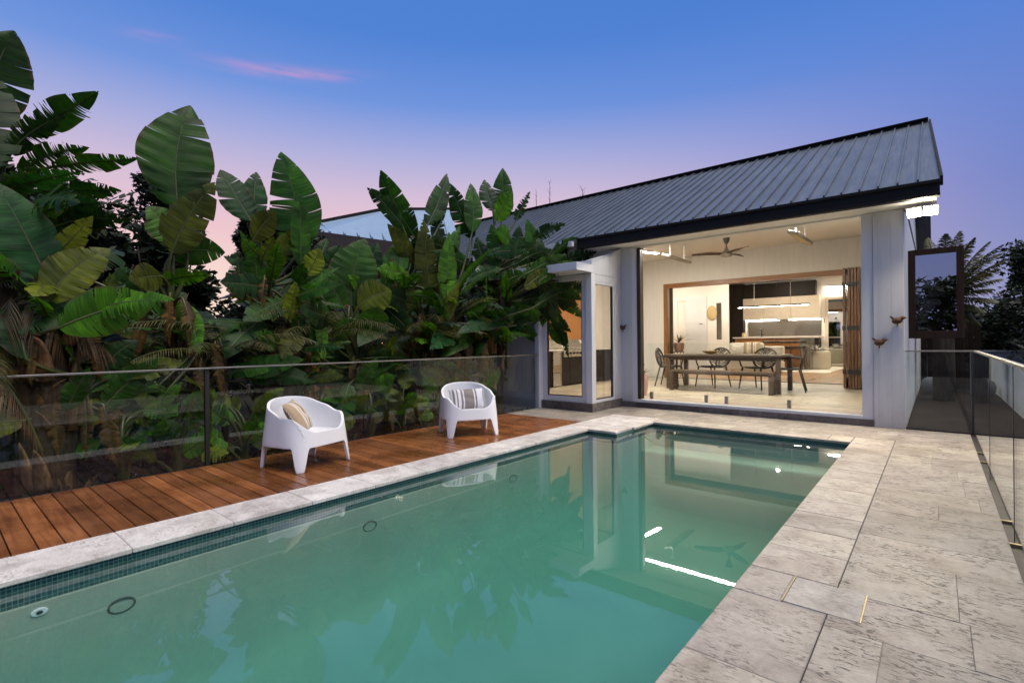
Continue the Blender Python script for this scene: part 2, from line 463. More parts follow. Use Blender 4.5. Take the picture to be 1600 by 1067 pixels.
M['rug'] = plain('cream rug', (.70,.65,.56), .95, var=.08, bump=.6, scale=20)
M['laminate'] = plain('pale oak laminate', (.58,.50,.39), .45, var=.05)
M['splash'] = plain('smoked mirror splashback', (.30,.28,.26), .12, metal=.9, var=.05)
M['benchtop'] = plain('stone benchtop', (.62,.58,.52), .3, var=.08)
M['gold'] = plain('woven seagrass', (.45,.33,.16), .8, var=.3, bump=.6, scale=60)
M['pot'] = plain('glazed pot', (.30,.17,.13), .4, var=.2)
M['pot_pink'] = plain('pink planter', (.60,.38,.34), .5, var=.1)
M['pot_grey'] = plain('grey rendered pot', (.16,.165,.175), .8, var=.15, bump=.3)
M['led'] = m_emit('led diffuser', (1.0,.91,.76), 165)
M['led_kitchen'] = m_emit('kitchen led diffuser', (1.0,.90,.74), 60)
M['downlight'] = m_emit('downlight lens', (1.0,.90,.74), 3000)
M['flood'] = m_emit('floodlight lens', (1.0,.90,.72), 45)
M['glow'] = m_emit('amber glow globe', (1.0,.36,.08), 7); M['glow_white'] = m_emit('white lamp globe', (1.0,.85,.6), 6)
M['leaf'] = m_leaf()
M['stalk'] = plain('leaf stalk green', (.055,.062,.014), .4, var=.35, scale=4)
M['stem'] = m_bark('fibrous stem', (.025,.016,.009), (.085,.052,.024))
M['sheath'] = m_bark('dry leaf sheath', (.13,.062,.026), (.36,.21,.095))
M['bark'] = m_bark('bark', (.03,.022,.016), (.09,.07,.05))
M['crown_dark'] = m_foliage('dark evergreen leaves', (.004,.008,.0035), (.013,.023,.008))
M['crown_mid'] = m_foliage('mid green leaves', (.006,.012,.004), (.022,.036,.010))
M['palm'] = m_foliage('palm leaflets', (.030,.040,.010), (.12,.105,.028))
M['palm_dry'] = m_foliage('dry palm leaflets', (.07,.036,.014), (.19,.11,.05))
M['fern'] = m_foliage('low leaves', (.005,.013,.004), (.022,.042,.009))
M['soil'] = plain('garden soil', (.018,.014,.010), .9, var=.4, bump=.6, scale=5)
M['petal'] = plain('white ceramic petals', (.72,.68,.60), .5, var=.05)
M['paper'] = plain('book covers', (.60,.55,.50), .6, var=.2)
M['dark_fence'] = m_wood('dark stained fence boards', (.014,.009,.006), (.034,.020,.012), axis=2, rough=.7, spec=.15)
M['render'] = plain('pale rendered wall', (.20,.225,.26), .8, var=.06, bump=.2)
M['cush_tan'] = m_stripe('tan striped cloth', [(0,(.42,.31,.20)),(.12,(.62,.52,.40)),(.2,(.75,.70,.64)),(.28,(.38,.27,.17)),(.34,(.74,.69,.62)),(.42,(.36,.25,.16)),(.62,(.75,.70,.64)),(.7,(.40,.29,.18)),(.76,(.72,.66,.58)),(.84,(.46,.35,.24))], axis=1, pitch=.42)
M['cush_grey'] = m_stripe('grey striped cloth', [(0,(.60,.60,.62)),(.06,(.20,.18,.17)),(.12,(.66,.65,.66)),(.17,(.21,.19,.18)),(.21,(.68,.67,.68)),(.29,(.22,.20,.19)),(.35,(.66,.66,.68)),(.39,(.24,.21,.19)),(.68,(.68,.67,.68)),(.72,(.20,.19,.19)),(.77,(.66,.66,.68))], axis=1, pitch=.50)

# ------------------------------------------------------------------ world, sun, camera
SUN_EL, SUN_AZ = R(60), R(97)      # soft last light from the right of the pool
def world():
    w = bpy.data.worlds.new('World'); SC.world = w; w.use_nodes = True
    nt = w.node_tree; n = nt.nodes; l = nt.links
    bg = n['Background']
    def mth(op, a, b=None, c=None, clamp=False):
        x = n.new('ShaderNodeMath'); x.operation = op; x.use_clamp = clamp
        for i, v in enumerate((a, b, c)):
            if v is None: continue
            if isinstance(v, (int, float)): x.inputs[i].default_value = v
            else: l.new(v, x.inputs[i])
        return x.outputs[0]
    def srgb(c): return tuple((q/255/12.92 if q/255 <= .04045 else ((q/255+.055)/1.055)**2.4) for q in c) + (1,)
    def ramp(fac, stops):
        x = n.new('ShaderNodeValToRGB'); cr = x.color_ramp
        while len(cr.elements) < len(stops): cr.elements.new(.5)
        for e, (p, c) in zip(cr.elements, stops): e.position = p; e.color = c
        l.new(fac, x.inputs[0]); return x.outputs[0]
    def mix(a, b, f, mode='MIX'):
        x = n.new('ShaderNodeMix'); x.data_type = 'RGBA'; x.blend_type = mode
        for s, v in ((x.inputs[0], f), (x.inputs[6], a), (x.inputs[7], b)):
            if isinstance(v, (int, float)): s.default_value = v
            elif isinstance(v, tuple): s.default_value = v
            else: l.new(v, s)
        return x.outputs[2]
    tc = n.new('ShaderNodeTexCoord'); sp = n.new('ShaderNodeSeparateXYZ'); l.new(tc.outputs['Generated'], sp.inputs[0])
    X, Y, Z = sp.outputs
    # west (the pink side) towards -X+Y, cooler dusk blue away from it
    west = ramp(mth('MULTIPLY_ADD', Z, .88, .10), [(0, srgb((252,226,205))), (.18, srgb((250,222,208))), (.275, srgb((236,196,204))), (.335, srgb((214,190,213))), (.40, srgb((172,174,219))), (.47, srgb((112,148,220))), (.55, srgb((80,130,212))), (1, srgb((62,112,196)))])
    east = ramp(mth('MULTIPLY_ADD', Z, .88, .10), [(0, srgb((150,150,190))), (.19, srgb((128,138,192))), (.30, srgb((112,131,200))), (.40, srgb((100,131,208))), (.50, srgb((84,129,212))), (.60, srgb((70,122,206))), (1, srgb((62,112,196)))])
    az = mth('ADD', mth('MULTIPLY', X, -.93), mth('MULTIPLY', Y, .37))     # cos of azimuth from the afterglow (times horizontal length)
    f = n.new('ShaderNodeMapRange'); f.interpolation_type = 'SMOOTHSTEP'
    f.inputs[1].default_value = .18; f.inputs[2].default_value = .88; l.new(az, f.inputs[0])
    col = mix(east, west, f.outputs[0])
    # one thin pink streak of cloud plus faint mottling
    azi = mth('ARCTAN2', Y, X); ele = mth('ARCSINE', Z)
    nz = n.new('ShaderNodeTexNoise'); nz.inputs['Scale'].default_value = 9; nz.inputs['Detail'].default_value = 6
    mp = n.new('ShaderNodeMapping'); mp.inputs['Scale'].default_value = (1.2, 1.2, 9); l.new(tc.outputs['Generated'], mp.inputs[0]); l.new(mp.outputs[0], nz.inputs['Vector'])
    def streak(u, v, du, dv, slope, amp):
        r = ray(u, v); r.normalize()
        a0 = math.atan2(r.y, r.x); e0 = math.asin(r.z)
        da = mth('SUBTRACT', azi, a0); de = mth('SUBTRACT', mth('SUBTRACT', ele, e0), mth('MULTIPLY', da, slope))
        q = mth('ADD', mth('POWER', mth('ABSOLUTE', mth('DIVIDE', da, du)), 2.0), mth('POWER', mth('ABSOLUTE', mth('DIVIDE', de, dv)), 2.0))
        g = mth('EXPONENT', mth('MULTIPLY', q, -1.0))
        return mth('MULTIPLY', mth('MULTIPLY', g, ramp(nz.outputs[0], [(.30, (0,0,0,1)), (.62, (1,1,1,1))])), amp)
    s1 = streak(490, 117, .075, .0075, -.10, .48); s2 = streak(405, 107, .085, .010, -.04, .28); s3 = streak(235, 58, .035, .006, -.1, .3)
    col = mix(col, srgb((232,158,196)), mth('ADD', mth('ADD', s1, s2), s3, clamp=True))
    # physically based dusk sky under it, and an added bright zenith that serves as fill light
    sky = n.new('ShaderNodeTexSky'); sky.sky_type = 'NISHITA'; sky.sun_disc = False
    sky.sun_elevation = R(4); sky.sun_rotation = PI/2 - R(15)
    base = mix((0,0,0,1), sky.outputs[0], .006, 'MIX')
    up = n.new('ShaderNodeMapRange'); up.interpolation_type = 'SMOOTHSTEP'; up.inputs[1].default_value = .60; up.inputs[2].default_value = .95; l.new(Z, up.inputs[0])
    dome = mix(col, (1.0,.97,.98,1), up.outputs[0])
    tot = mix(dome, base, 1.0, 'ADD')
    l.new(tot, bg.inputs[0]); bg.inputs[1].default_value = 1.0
world()

sun = bpy.data.lights.new('sun', 'SUN'); sun.energy = 2.8; sun.angle = R(46); sun.color = (1.0, .93, .86)
so = bpy.data.objects.new('sun', sun); COL.objects.link(so)
d = Vector((-math.cos(SUN_EL)*math.sin(SUN_AZ), math.cos(SUN_EL)*math.cos(SUN_AZ), -math.sin(SUN_EL)))
so.rotation_euler = d.to_track_quat('-Z', 'Y').to_euler()

cam = bpy.data.cameras.new('camera'); co = bpy.data.objects.new('camera', cam); COL.objects.link(co)
cam.sensor_width = 36; cam.lens = FPX/1600*36; cam.shift_y = (CYP-533.5)/1600; cam.clip_start = .05; cam.clip_end = 3000
co.matrix_world = Matrix.Translation((0, 0, CAMH)) @ Matrix.Rotation(TH, 4, 'Z') @ Matrix.Rotation(PI/2, 4, 'X') @ Matrix.Rotation(ROLL, 4, 'Z')
SC.camera = co
SC.view_settings.view_transform = 'Standard'; SC.view_settings.look = 'None'; SC.view_settings.exposure = 0; SC.view_settings.gamma = 1
SC.render.engine = 'CYCLES'
cy = SC.cycles
cy.max_bounces = 8; cy.diffuse_bounces = 3; cy.glossy_bounces = 4; cy.transparent_max_bounces = 24; cy.transmission_bounces = 4
cy.volume_bounces = 1; cy.use_denoising = True; cy.sample_clamp_indirect = 6; cy.caustics_reflective = False; cy.caustics_refractive = False

# ------------------------------------------------------------------ setting: ground, pool, paving, deck
PXL, PXR, PYF, PYN, PY0 = -3.98, -0.80, 7.62, 6.45, -4.0     # pool edges; PYN = notch
NX = -3.50
WZ = -0.06
g = MB()
def gq(x0, y0, x1, y1, z): g.quad((x0,y0,z),(x1,y0,z),(x1,y1,z),(x0,y1,z))
gq(-400, -400, -6.02, 400, -.22); gq(3.19, -400, 400, 400, -.22); gq(-6.02, 9.135, 3.19, 400, -.22); gq(-6.02, -400, 4, -4.3, -.22)
tag(g.build('ground', M['soil'], fix=False), kind='structure')

def pavers(mb, x0, x1, y0, y1, rows, lens, z, gap=.005, seed=1, th=.03):
    r = random.Random(seed); y = y0; i = 0
    while y < y1-.02:
        h = rows[i % len(rows)]; i += 1
        if y+h > y1-.08: h = y1-y
        x = x0 - r.uniform(0, .35)*(1 if lens[0] < 2 else 0)
        while x < x1-.01:
            w = r.choice(lens); xa, xb = max(x, x0), min(x+w, x1)
            if x1-xb < .09: xb = x1; w = x1-x+.1
            if xb-xa > .03:
                mb.cur = r.random(); dz = r.uniform(-.0012, .0012)
                mb.box(xa+gap/2, y+gap/2, z-th, xb-gap/2, y+h-gap/2, z+dz)
            x += w
        y += h
pv = MB()
pavers(pv, -.40, .345, -3.63, 9.13, [.405,.61,.405,.405,.61], [.61,.405,.813,.61], 0, seed=3, gap=.0016)
pavers(pv, .415, 3.2, -3.63, 9.13, [.405,.61,.405,.405,.61], [.61,.405,.813,.61], 0, seed=4, gap=.0016)
pavers(pv, -4.40, -.40, 8.02, 9.13, [.405,.34,.36], [.61,.405,.813], 0, seed=5, gap=.0016)
pavers(pv, -6.0, -4.40, 6.93, 8.0, [.405,.34,.36], [.61,.405,.813], 0, seed=6, gap=.0016)
pavers(pv, -4.86, -4.40, 8.0, 9.13, [.405,.34,.36], [.61], 0, seed=8)
tag(pv.build('paving', M['paver'], bevel=.0015, seg=1, fix=False), kind='structure')
pb = MB(); pb.quad((-6.02,6.93,-.0035),(PXL-.05,6.93,-.0035),(PXL-.05,9.13,-.0035),(-6.02,9.13,-.0035)).quad((-.4005,-3.6,-.0035),(.3465,-3.6,-.0035),(.3465,9.13,-.0035),(-.4005,9.13,-.0035)).quad((.4135,-3.6,-.0035),(3.2,-3.6,-.0035),(3.2,9.13,-.0035),(.4135,9.13,-.0035)).quad((PXL-.05,8.016,-.0036),(-.4005,8.016,-.0036),(-.4005,9.13,-.0036),(PXL-.05,9.13,-.0036)).quad((PXR-.02,-4,-.0045),(-.406,-4,-.0045),(-.406,8.01,-.0045),(PXR-.02,8.01,-.0045)).quad((-4.38,-3,-.0045),(PXL+.02,-3,-.0045),(PXL+.02,8,-.0045),(-4.38,8,-.0045))
tag(pb.build('mortar_bed', M['mortar'], fix=False), kind='structure')

def coping(mb, x0, x1, y0, y1, along, lens, seed, z=0.0, th=.034, gap=.003):
    r = random.Random(seed)
    a, b = (y0, y1) if along == 'y' else (x0, x1)
    t = a
    while t < b-.02:
        w = min(lens, b-t)
        if b-t-w < .12: w = b-t
        mb.cur = r.random()
        if along == 'y': mb.box(x0, t+gap/2, z-th, x1, t+w-gap/2, z+r.uniform(-.001,.001))
        else: mb.box(t+gap/2, y0, z-th, t+w-gap/2, y1, z+r.uniform(-.001,.001))
        t += w
cp = MB()
lidY0, lidY1, lidX0, lidX1 = 2.77, 3.10, -.60, -.27
coping(cp, PXR-.03, -.407, -4, lidY0-.01, 'y', .61, 11)
coping(cp, PXR-.03, lidX0-.008, lidY0-.006, lidY1+.006, 'y', .61, 14)
coping(cp, PXR-.03, -.405, lidY1+.01, PYF-.035, 'y', .405, 12)
coping(cp, NX-.03, PXR-.035, PYF-.03, 8.015, 'x', .61, 13)
coping(cp, PXR-.03, -.405, PYF-.03, 8.015, 'x', .61, 15)
tag(cp.build('pool_coping', M['coping'], bevel=.006, seg=2, fix=False), kind='structure')
cq = MB()
coping(cq, -4.40, PXL+.03, .27-.61*6, PYN-.035, 'y', .61, 21)
coping(cq, -4.40, NX-.0, PYN-.03, 6.925, 'x', .61, 22)
coping(cq, -4.395, NX+.03, 6.93, 8.015, 'y', .405, 23)
tag(cq.build('pale_coping', M['coping_pale'], bevel=.006, seg=2, fix=False), kind='structure')
ld = empty('skimmer_lid', (lidX0, lidY0, 0), 'pale grey stone skimmer lid with brass edge strips let into the right paving', 'lid')
MB().box(lidX0+.008, lidY0+.004, -.028, lidX1-.008, lidY1-.004, .002).build('lid_stone', M['lid'], ld, bevel=.003)
for xa in (lidX0+.001, lidX1-.0065): MB().box(xa, lidY0, -.028, xa+.0055, lidY1, .003).build('edge_strip', M['brass'], ld)

# pool basin
pw = MB()
ring = [(PXL,PY0),(PXR,PY0),(PXR,PYF),(NX,PYF),(NX,PYN),(PXL,PYN)]
def wallring(mb, ring, z0, z1):
    for i in range(len(ring)):
        a, b = ring[i], ring[(i+1) % len(ring)]
        mb.quad((a[0],a[1],z0),(a[0],a[1],z1),(b[0],b[1],z1),(b[0],b[1],z0))
wallring(pw, ring, -.175, -.03)
tag(pw.build('waterline_tiles', M['tile'], fix=False), kind='structure')
PD = -1.25; e = .025
def inset(q): return [(PXL+q,PY0+q),(PXR-q,PY0+q),(PXR-q,PYF-q),(NX+q,PYF-q),(NX+q,PYN-q),(PXL+q,PYN-q)]
pl = MB(); prof = [(0,-.175),(.025,-.178),(.045,-.45),(.08,-.70),(.15,-.92),(.27,-1.08),(.45,-1.19),(.75,-1.245),(1.2,-1.25)]
for (qa, za), (qb, zb) in zip(prof, prof[1:]):
    A, B = inset(qa), inset(qb)
    for i in range(6):
        k = (i+1) % 6; pl.quad((*A[i],za),(*A[k],za),(*B[k],zb),(*B[i],zb))
A = inset(1.2); pl.f.append(tuple(range(len(pl.v), len(pl.v)+6))); pl.v += [(*q, -1.25) for q in A]; pl.r.append(.5)
tag(pl.build('pool_floor', M['pool'], smooth=True, angle=50), kind='structure')
st = MB(); st.box(NX+e, PYF-.50, -.9, PXR-e, PYF-e, -.36)     # one broad entry step under the house end
tag(st.build('pool_steps', M['pool'], bevel=.05, seg=4), kind='structure')
wt = MB(); zb = PD-.02; x = .012
wp = [(PXL-x,PY0-x),(PXR+x,PY0-x),(PXR+x,PYF+x),(NX-x,PYF+x),(NX-x,PYN+x),(PXL-x,PYN+x)]
wt.prism([(a,b,zb) for a,b in wp], (0,0,WZ-zb))
tag(wt.build('water', M['water']), kind='structure')
# pool wall fittings
def fitting(y, z, r, dark):
    c = Vector((PXL+e, y, z))
    mb = MB()
    prof = []
    for k in range(24):
        a = 2*PI*k/24; prof.append(a)
    if dark:
        f = empty('pool_light', c, '%s round pool light with a dark ring on the left pool wall' % dark, 'pool light', 'pool lights along the left wall')
        mb.tube([c+Vector((.012, r*math.cos(a), r*.62*math.sin(a))) for a in prof+[0]], .007, 6, cap=False); mb.build('rim', M['black'], f, smooth='all')
        m2 = MB(); m2.prism([c+Vector((.004, r*.95*math.cos(a), r*.60*math.sin(a))) for a in prof], (.006,0,0)); m2.build('lens', M['pool'], f)
    else:
        f = empty('return_jet', c, 'white round water jet fitting in the left pool wall', 'pool jet')
        mb.prism([c+Vector((0, r*math.cos(a), r*.6*math.sin(a))) for a in prof], (.014,0,0)); mb.build('face_plate', M['plastic'], f, bevel=.004)
        m2 = MB(); m2.prism([c+Vector((.0145, r*.4*math.cos(a), r*.25*math.sin(a))) for a in prof], (.004,0,0)); m2.build('nozzle', M['black'], f)
fitting(.82, -.34, .068, 'nearest'); fitting(2.64, -.36, .068, 'middle'); fitting(4.66, -.36, .068, 'farthest'); fitting(.44, -.225, .038, None)

# timber deck
dk = MB(); r = random.Random(5); y = .366 - .128*28
while y < 6.90:
    w = .128; 
    if y+w > 6.92: w = 6.92-y
    dk.cur = r.random(); dk.box(-5.985, y+.0036, -.028, -4.405, y+w-.0036, .001+r.uniform(-.001,.001)); y += .128
tag(dk.build('deck', M['deck'], bevel=.004, seg=2, fix=False), kind='structure')
bd = MB(); bd.quad((-6.02,-3.6,-.06),(-4.02,-3.6,-.06),(-4.02,6.9,-.06),(-6.02,6.9,-.06)); bd.box(-6.02, -3.3, -.24, -5.988, 6.93, -.002)
tag(bd.build('deck_edge', M['channel']), kind='structure')

# ------------------------------------------------------------------ house
FZ = .15
YF = 9.15
H = empty('house', (-3, 12, 0), 'white single storey pool house with long grey metal gable roof and lit open living room', 'house')
def hb(name, mat, *boxes, **kw):
    p = kw.pop('parent', H); mb = MB()
    for b in boxes: mb.box(*b)
    return mb.build(name, M[mat], p, **kw)
# floors
def slab(name, x0, x1, y0, y1, z, seed, mat='floor_stone'):
    mb = MB(); pavers(mb, x0, x1, y0, y1, [.61], [.61,.915], z, seed=seed, gap=.003); return mb.build(name, M[mat], H, fix=False)
slab('stone_floor', -7.9, -.62, YF+.12, 15.05, FZ, 31)
slab('stone_floor', -7.9, -5.0, 8.12, YF+.12, FZ, 32)
hb('floor_slab', 'plaster', (-7.95, 8.1, -.1, -4.98, YF+.1, FZ-.035), (-7.95, YF+.1, -.1, -.6, 25.4, FZ-.035))
mb = MB(); rr = random.Random(3); xx = -9.8
while xx < -.62:
    yy = 15.12 - rr.uniform(0, 1.5)
    while yy < 25.2:
        mb.cur = rr.random(); mb.box(xx+.001, max(yy,15.12)+.001, FZ-.03, xx+.139, min(yy+1.8,25.2)-.001, FZ); yy += 1.8
    xx += .14
mb.build('timber_floor', M['oak'], H, fix=False)
hb('threshold', 'black', (-6.45, 15.05, FZ-.01, -1.75, 15.12, FZ+.012))
# plinths and sills
pm = MB(); rr = random.Random(9)
def plinth(x0, x1, y, z1, dx=.3):
    t = x0
    while t < x1-.01:
        w = min(rr.uniform(.25,.45), x1-t); pm.cur = rr.random(); pm.box(t+.001, y, 0, t+w-.001, y+.06, z1+rr.uniform(-.003,.003)); t += w
plinth(-4.84, -.705, YF-.05, .098)
plinth(-6.0, -4.80, 7.94, .155)
t = 7.96
while t < YF-.06:
    w = min(rr.uniform(.25,.4), YF-.05-t); pm.cur = rr.random(); pm.box(-4.86, t+.001, 0, -4.80, t+w-.001, .155); t += w
pm.build('plinth', M['plinth'], H, bevel=.004, seg=1, fix=False)
hb('sill', 'white', (-4.60, YF-.035, .10, -.845, YF+.115, .152), bevel=.004)
# facade piers
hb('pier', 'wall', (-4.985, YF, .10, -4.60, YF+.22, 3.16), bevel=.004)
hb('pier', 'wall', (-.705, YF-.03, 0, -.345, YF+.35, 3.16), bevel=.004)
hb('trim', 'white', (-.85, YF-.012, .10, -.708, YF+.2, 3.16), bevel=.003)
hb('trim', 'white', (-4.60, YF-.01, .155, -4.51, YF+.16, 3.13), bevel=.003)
hb('dark_post', 'joinery', (-4.505, YF+.02, .155, -4.435, YF+.16, 3.13), bevel=.003)
hb('head_beam', 'ceiling', (-4.60, YF+.0, 3.135, -.70, YF+.20, 3.42))
# soffit, fascia and gutter
hb('soffit', 'ceiling', (-5.55, 8.70, 3.165, .02, YF+.3, 3.185))
hb('gutter', 'gutter', (-5.52, 8.60, 3.16, .055, 8.70, 3.37), (-5.52, 8.57, 3.33, .06, 8.60, 3.372), (-5.52, 8.575, 3.16, .058, 8.60, 3.20), bevel=.004)
hb('white_gutter', 'white', (-8.3, 8.42, 3.20, -5.53, 8.50, 3.30), bevel=.006)
# bay with two corner windows
hb('bay_roof', 'white', (-8.2, 7.45, 2.56, -4.80, 8.0, 2.70), bevel=.004)
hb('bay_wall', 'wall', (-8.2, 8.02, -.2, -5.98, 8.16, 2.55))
hb('bay_post', 'white', (-6.07, 7.88, 0, -5.965, 8.02, 2.55), bevel=.004)
hb('corner_post', 'white', (-4.945, 7.965, .155, -4.815, 8.095, 2.55), bevel=.004)
MB().prism([(-4.95,8.0,2.551),(-4.95,YF,2.551),(-4.95,YF,3.165),(-4.95,8.7,2.99),(-4.95,8.0,2.80)], (.12,0,0)).build('bay_upper_wall', M['wall'], H)
hb('bay_upper_wall', 'wall', (-8.2, 8.0, 2.701, -4.951, 8.12, 2.795))
hb('upper_wall', 'wall', (-8.2, YF+.005, 2.50, -4.99, YF+.2, 3.60))
hb('bay_side_head', 'wall', (-4.93, 8.10, 2.42, -4.835, YF, 2.55))
def window(name, x0, x1, y, z0, z1, fr=.045, axis='x', gm='dark_window', fm='white', dep=.06):
    w = MB()
    def bx(a0, a1, za, zb):
        if axis == 'x': w.box(a0, y, za, a1, y+dep, zb)
        else: w.box(y, a0, za, y+dep, a1, zb)
    bx(x0, x0+fr, z0, z1); bx(x1-fr, x1, z0, z1); bx(x0+fr, x1-fr, z0, z0+fr); bx(x0+fr, x1-fr, z1-fr, z1)
    f = w.build(name, M[fm], H, bevel=.003)
    p = MB(); a, b = x0+fr+.001, x1-fr-.001
    if axis == 'x': p.box(a, y+dep/2-.004, z0+fr, b, y+dep/2+.004, z1-fr)
    else: p.box(y+dep/2-.004, a, z0+fr, y+dep/2+.004, b, z1-fr)
    p.build('pane', M[gm], f)
    q = MB()
    if axis == 'x': q.box(a, y+.012, z0+fr, a+.02, y+dep-.012, z1-fr).box(b-.02, y+.012, z0+fr, b, y+dep-.012, z1-fr).box(a+.02, y+.012, z0+fr, b-.02, y+dep-.012, z0+fr+.02)
    else: q.box(y+.012, a, z0+fr, y+dep-.012, a+.02, z1-fr).box(y+.012, b-.02, z0+fr, y+dep-.012, b, z1-fr).box(y+.012, a+.02, z0+fr, y+dep-.012, b-.02, z0+fr+.02)
    q.build('sash', M['joinery'], f)
    return f
window('window', -5.96, -4.95, 8.0, .155, 2.55, .10)
window('window', 8.10, 8.86, -4.90, .155, 2.42, .05, axis='y')
hb('bay_side_wall', 'wall', (-4.93, 8.865, .155, -4.835, YF-.001, 2.42))
# alfresco shell
hb('side_wall', 'plaster', (-.60, YF+.36, -.1, -.36, 25.4, 3.5))
hb('outer_side_wall', 'wall', (-.36, YF+.36, 0, -.345, 17.5, 3.3))
hb('west_wall', 'plaster', (-8.1, 8.17, -.1, -7.9, 9.4, 3.05), (-8.1, 9.401, -.1, -7.9, 15.1, 3.72))
BW = 15.10
hb('rear_wall', 'wall_in', (-7.9, BW, FZ, -6.51, BW+.16, 4.2), (-6.51, BW, 3.06, -.60, BW+.16, 4.2), (-1.62, BW, FZ, -.60, BW+.16, 3.06))
mb = MB(); 
def ceil_z(y): return 3.40 + (y-9.25)*(3.85-3.40)/(15.1-9.25)
mb.quad((-8,9.2,ceil_z(9.2)),(-.5,9.2,ceil_z(9.2)),(-.5,15.2,ceil_z(15.2)),(-8,15.2,ceil_z(15.2))).quad((-8,8.05,2.545),(-4.9,8.05,2.545),(-4.9,9.3,2.545),(-8,9.3,2.545))
mb.build('ceiling', M['ceiling'], H, fix=False)
# cedar opening frame
hb('door_frame', 'timber', (-6.51, BW-.03, FZ, -6.385, BW+.18, 3.06), bevel=.004)
hb('door_head', 'timber_h', (-6.385, BW-.03, 2.93, -1.62, BW+.18, 3.06), bevel=.004)
hb('screen_post', 'joinery', (-6.34, BW+.03, FZ, -6.25, BW+.10, 2.93), bevel=.003)
# folded bifold leaves
def leafdoor(x, dx, y0=13.72, y1=14.95, z0=FZ+.02, z1=2.93):
    w = MB(); f = .10; w.box(x, y0, z0, x+dx, y0+f, z1).box(x, y1-f, z0, x+dx, y1, z1).box(x, y0+f, z0, x+dx, y1-f, z0+.22).box(x, y0+f, z1-f, x+dx, y1-f, z1)
    o = w.build('folding_door', M['door_brown'], H, bevel=.004)
    MB().box(x+dx/2-.004, y0+f, z0+.22, x+dx/2+.004, y1-f, z1-f).build('pane', M['glass'], o)
    hm = MB()
    for zz in (.5, 1.5, 2.5): hm.box(x-.012, y0-.018, zz, x+dx+.006, y0-.001, zz+.10)
    hm.build('hinge', M['black'], o)
for k, xk in enumerate((-1.63, -1.535, -1.475, -1.415, -1.355)): leafdoor(xk, .048 if k else .05)
# living room shell
hb('living_wall', 'plaster', (-9.8, 20.0, FZ, -8.05, 20.12, 3.95), (-8.05, 20.0, 2.9, -7.72, 20.12, 3.95), (-7.72, 20.0, FZ, -6.06, 20.12, 3.95), (-8.3, 20.121, FZ, -8.2, 25.2, 3.95), (-8.049, 20.05, FZ, -7.721, 20.12, 2.9), (-9.9, 15.2, FZ, -9.8, 20.2, 3.95))
hb('kitchen_wall', 'plaster', (-9.8, 25.1, FZ, -.6, 25.3, 4.0))
hb('passage_wall', 'laminate', (-9.8, 21.6, FZ, -7.0, 21.7, 3.9))
hb('living_ceiling', 'plaster', (-9.9, 15.27, 3.95, -.5, 25.3, 4.05))
hb('wall_panel', 'white', (-7.70, 19.955, FZ, -6.86, 19.998, 3.02), bevel=.004)
hb('wall_slot', 'splash', (-6.49, 19.985, 1.33, -6.31, 19.999, 2.74))
hb('switch_plate', 'black', (-7.15, 19.945, 1.93, -7.02, 19.954, 1.96))
# roof with standing ribs
EY, EZ, RY, RZ = 8.62, 3.385, 12.95, 5.60
RXE, RXR = .06, -.075          # gable verge runs in slightly towards the ridge
def roofpt(x, t): return Vector((x, EY+(RY-EY)*t, EZ+(RZ-EZ)*t))
nrm = Vector((0, -(RZ-EZ), RY-EY)).normalized()
mb = MB()
a, b, c, dd = roofpt(-24, 0), roofpt(RXE, 0), roofpt(RXR, 1), roofpt(-24, 1)
mb.prism([a, b, c, dd], -nrm*.05)
low = Vector((0, EY-.14, EZ-.07)); 
mb.prism([(-24, EY-.15, EZ-.078), (-5.53, EY-.15, EZ-.078), (-5.53, EY-.001, EZ-.0006), (-24, EY-.001, EZ-.0006)], -nrm*.04)
rf = mb.build('roof', M['roof'], H)
rb = MB(); xk = -.17; rr = random.Random(2)
while xk > -23.5:
    t1 = 1.0; xe = xk
    p0, p1 = roofpt(xe, .0), roofpt(min(xe, RXR-.02), .995)
    if xe < -5.55: p0 = Vector((xe, EY-.15, EZ-.078))
    rb.beam(p0+nrm*.015, p1+nrm*.015, .020, .036, nrm)
    xk -= .215
rb.build('rib', M['roof'], rf)
bk = MB(); bk.prism([(-24,RY,RZ),(RXR,RY,RZ),(RXR,17.4,3.4),(-24,17.4,3.4)], (0,0,-.05)); bk.build('back_slope', M['roof'], rf)
hb('flat_roof', 'roof', (-10, 16.0, 4.06, -.4, 25.5, 4.16), parent=rf)
MB().beam((-24,RY,RZ+.03),(RXR-.01,RY,RZ+.03),.26,.035).build('ridge_cap', M['gutter'], rf, bevel=.01)
vb = MB(); vb.beam(roofpt(RXE+.012,0)-nrm*.03, roofpt(RXR+.012,1)-nrm*.03, .03, .13, nrm); vb.build('verge', M['gutter'], rf)
gm = MB(); gm.prism([(-.36,9.2,3.3),(-.36,RY,RZ-.1),(-.36,17,3.45),(-.36,17,3.2),(-.36,9.2,3.17)], (-.05,0,0)); gm.build('gable_wall', M['wall'], H)
hb('verge_soffit', 'ceiling', (-.34, 8.72, 3.18, .0, 9.3, 3.2))
# open brown casement on the side wall
SX0, SX1, SY = -.345, .345, 10.6
fr = MB(); t = .095
fr.box(SX0, SY, 1.30, SX0+t, SY+.05, 2.75).box(SX1-t*.95, SY, 1.30, SX1, SY+.05, 2.75).box(SX0+t, SY, 1.30, SX1-t*.95, SY+.05, 1.42).box(SX0+t, SY, 2.66, SX1-t*.95, SY+.05, 2.75)
cs = fr.build('casement_window', M['timber_brown'], H, bevel=.004)
MB().box(SX0+t, SY+.018, 1.42, SX1-t*.95, SY+.026, 2.66).build('pane', M['window_glass'], cs)

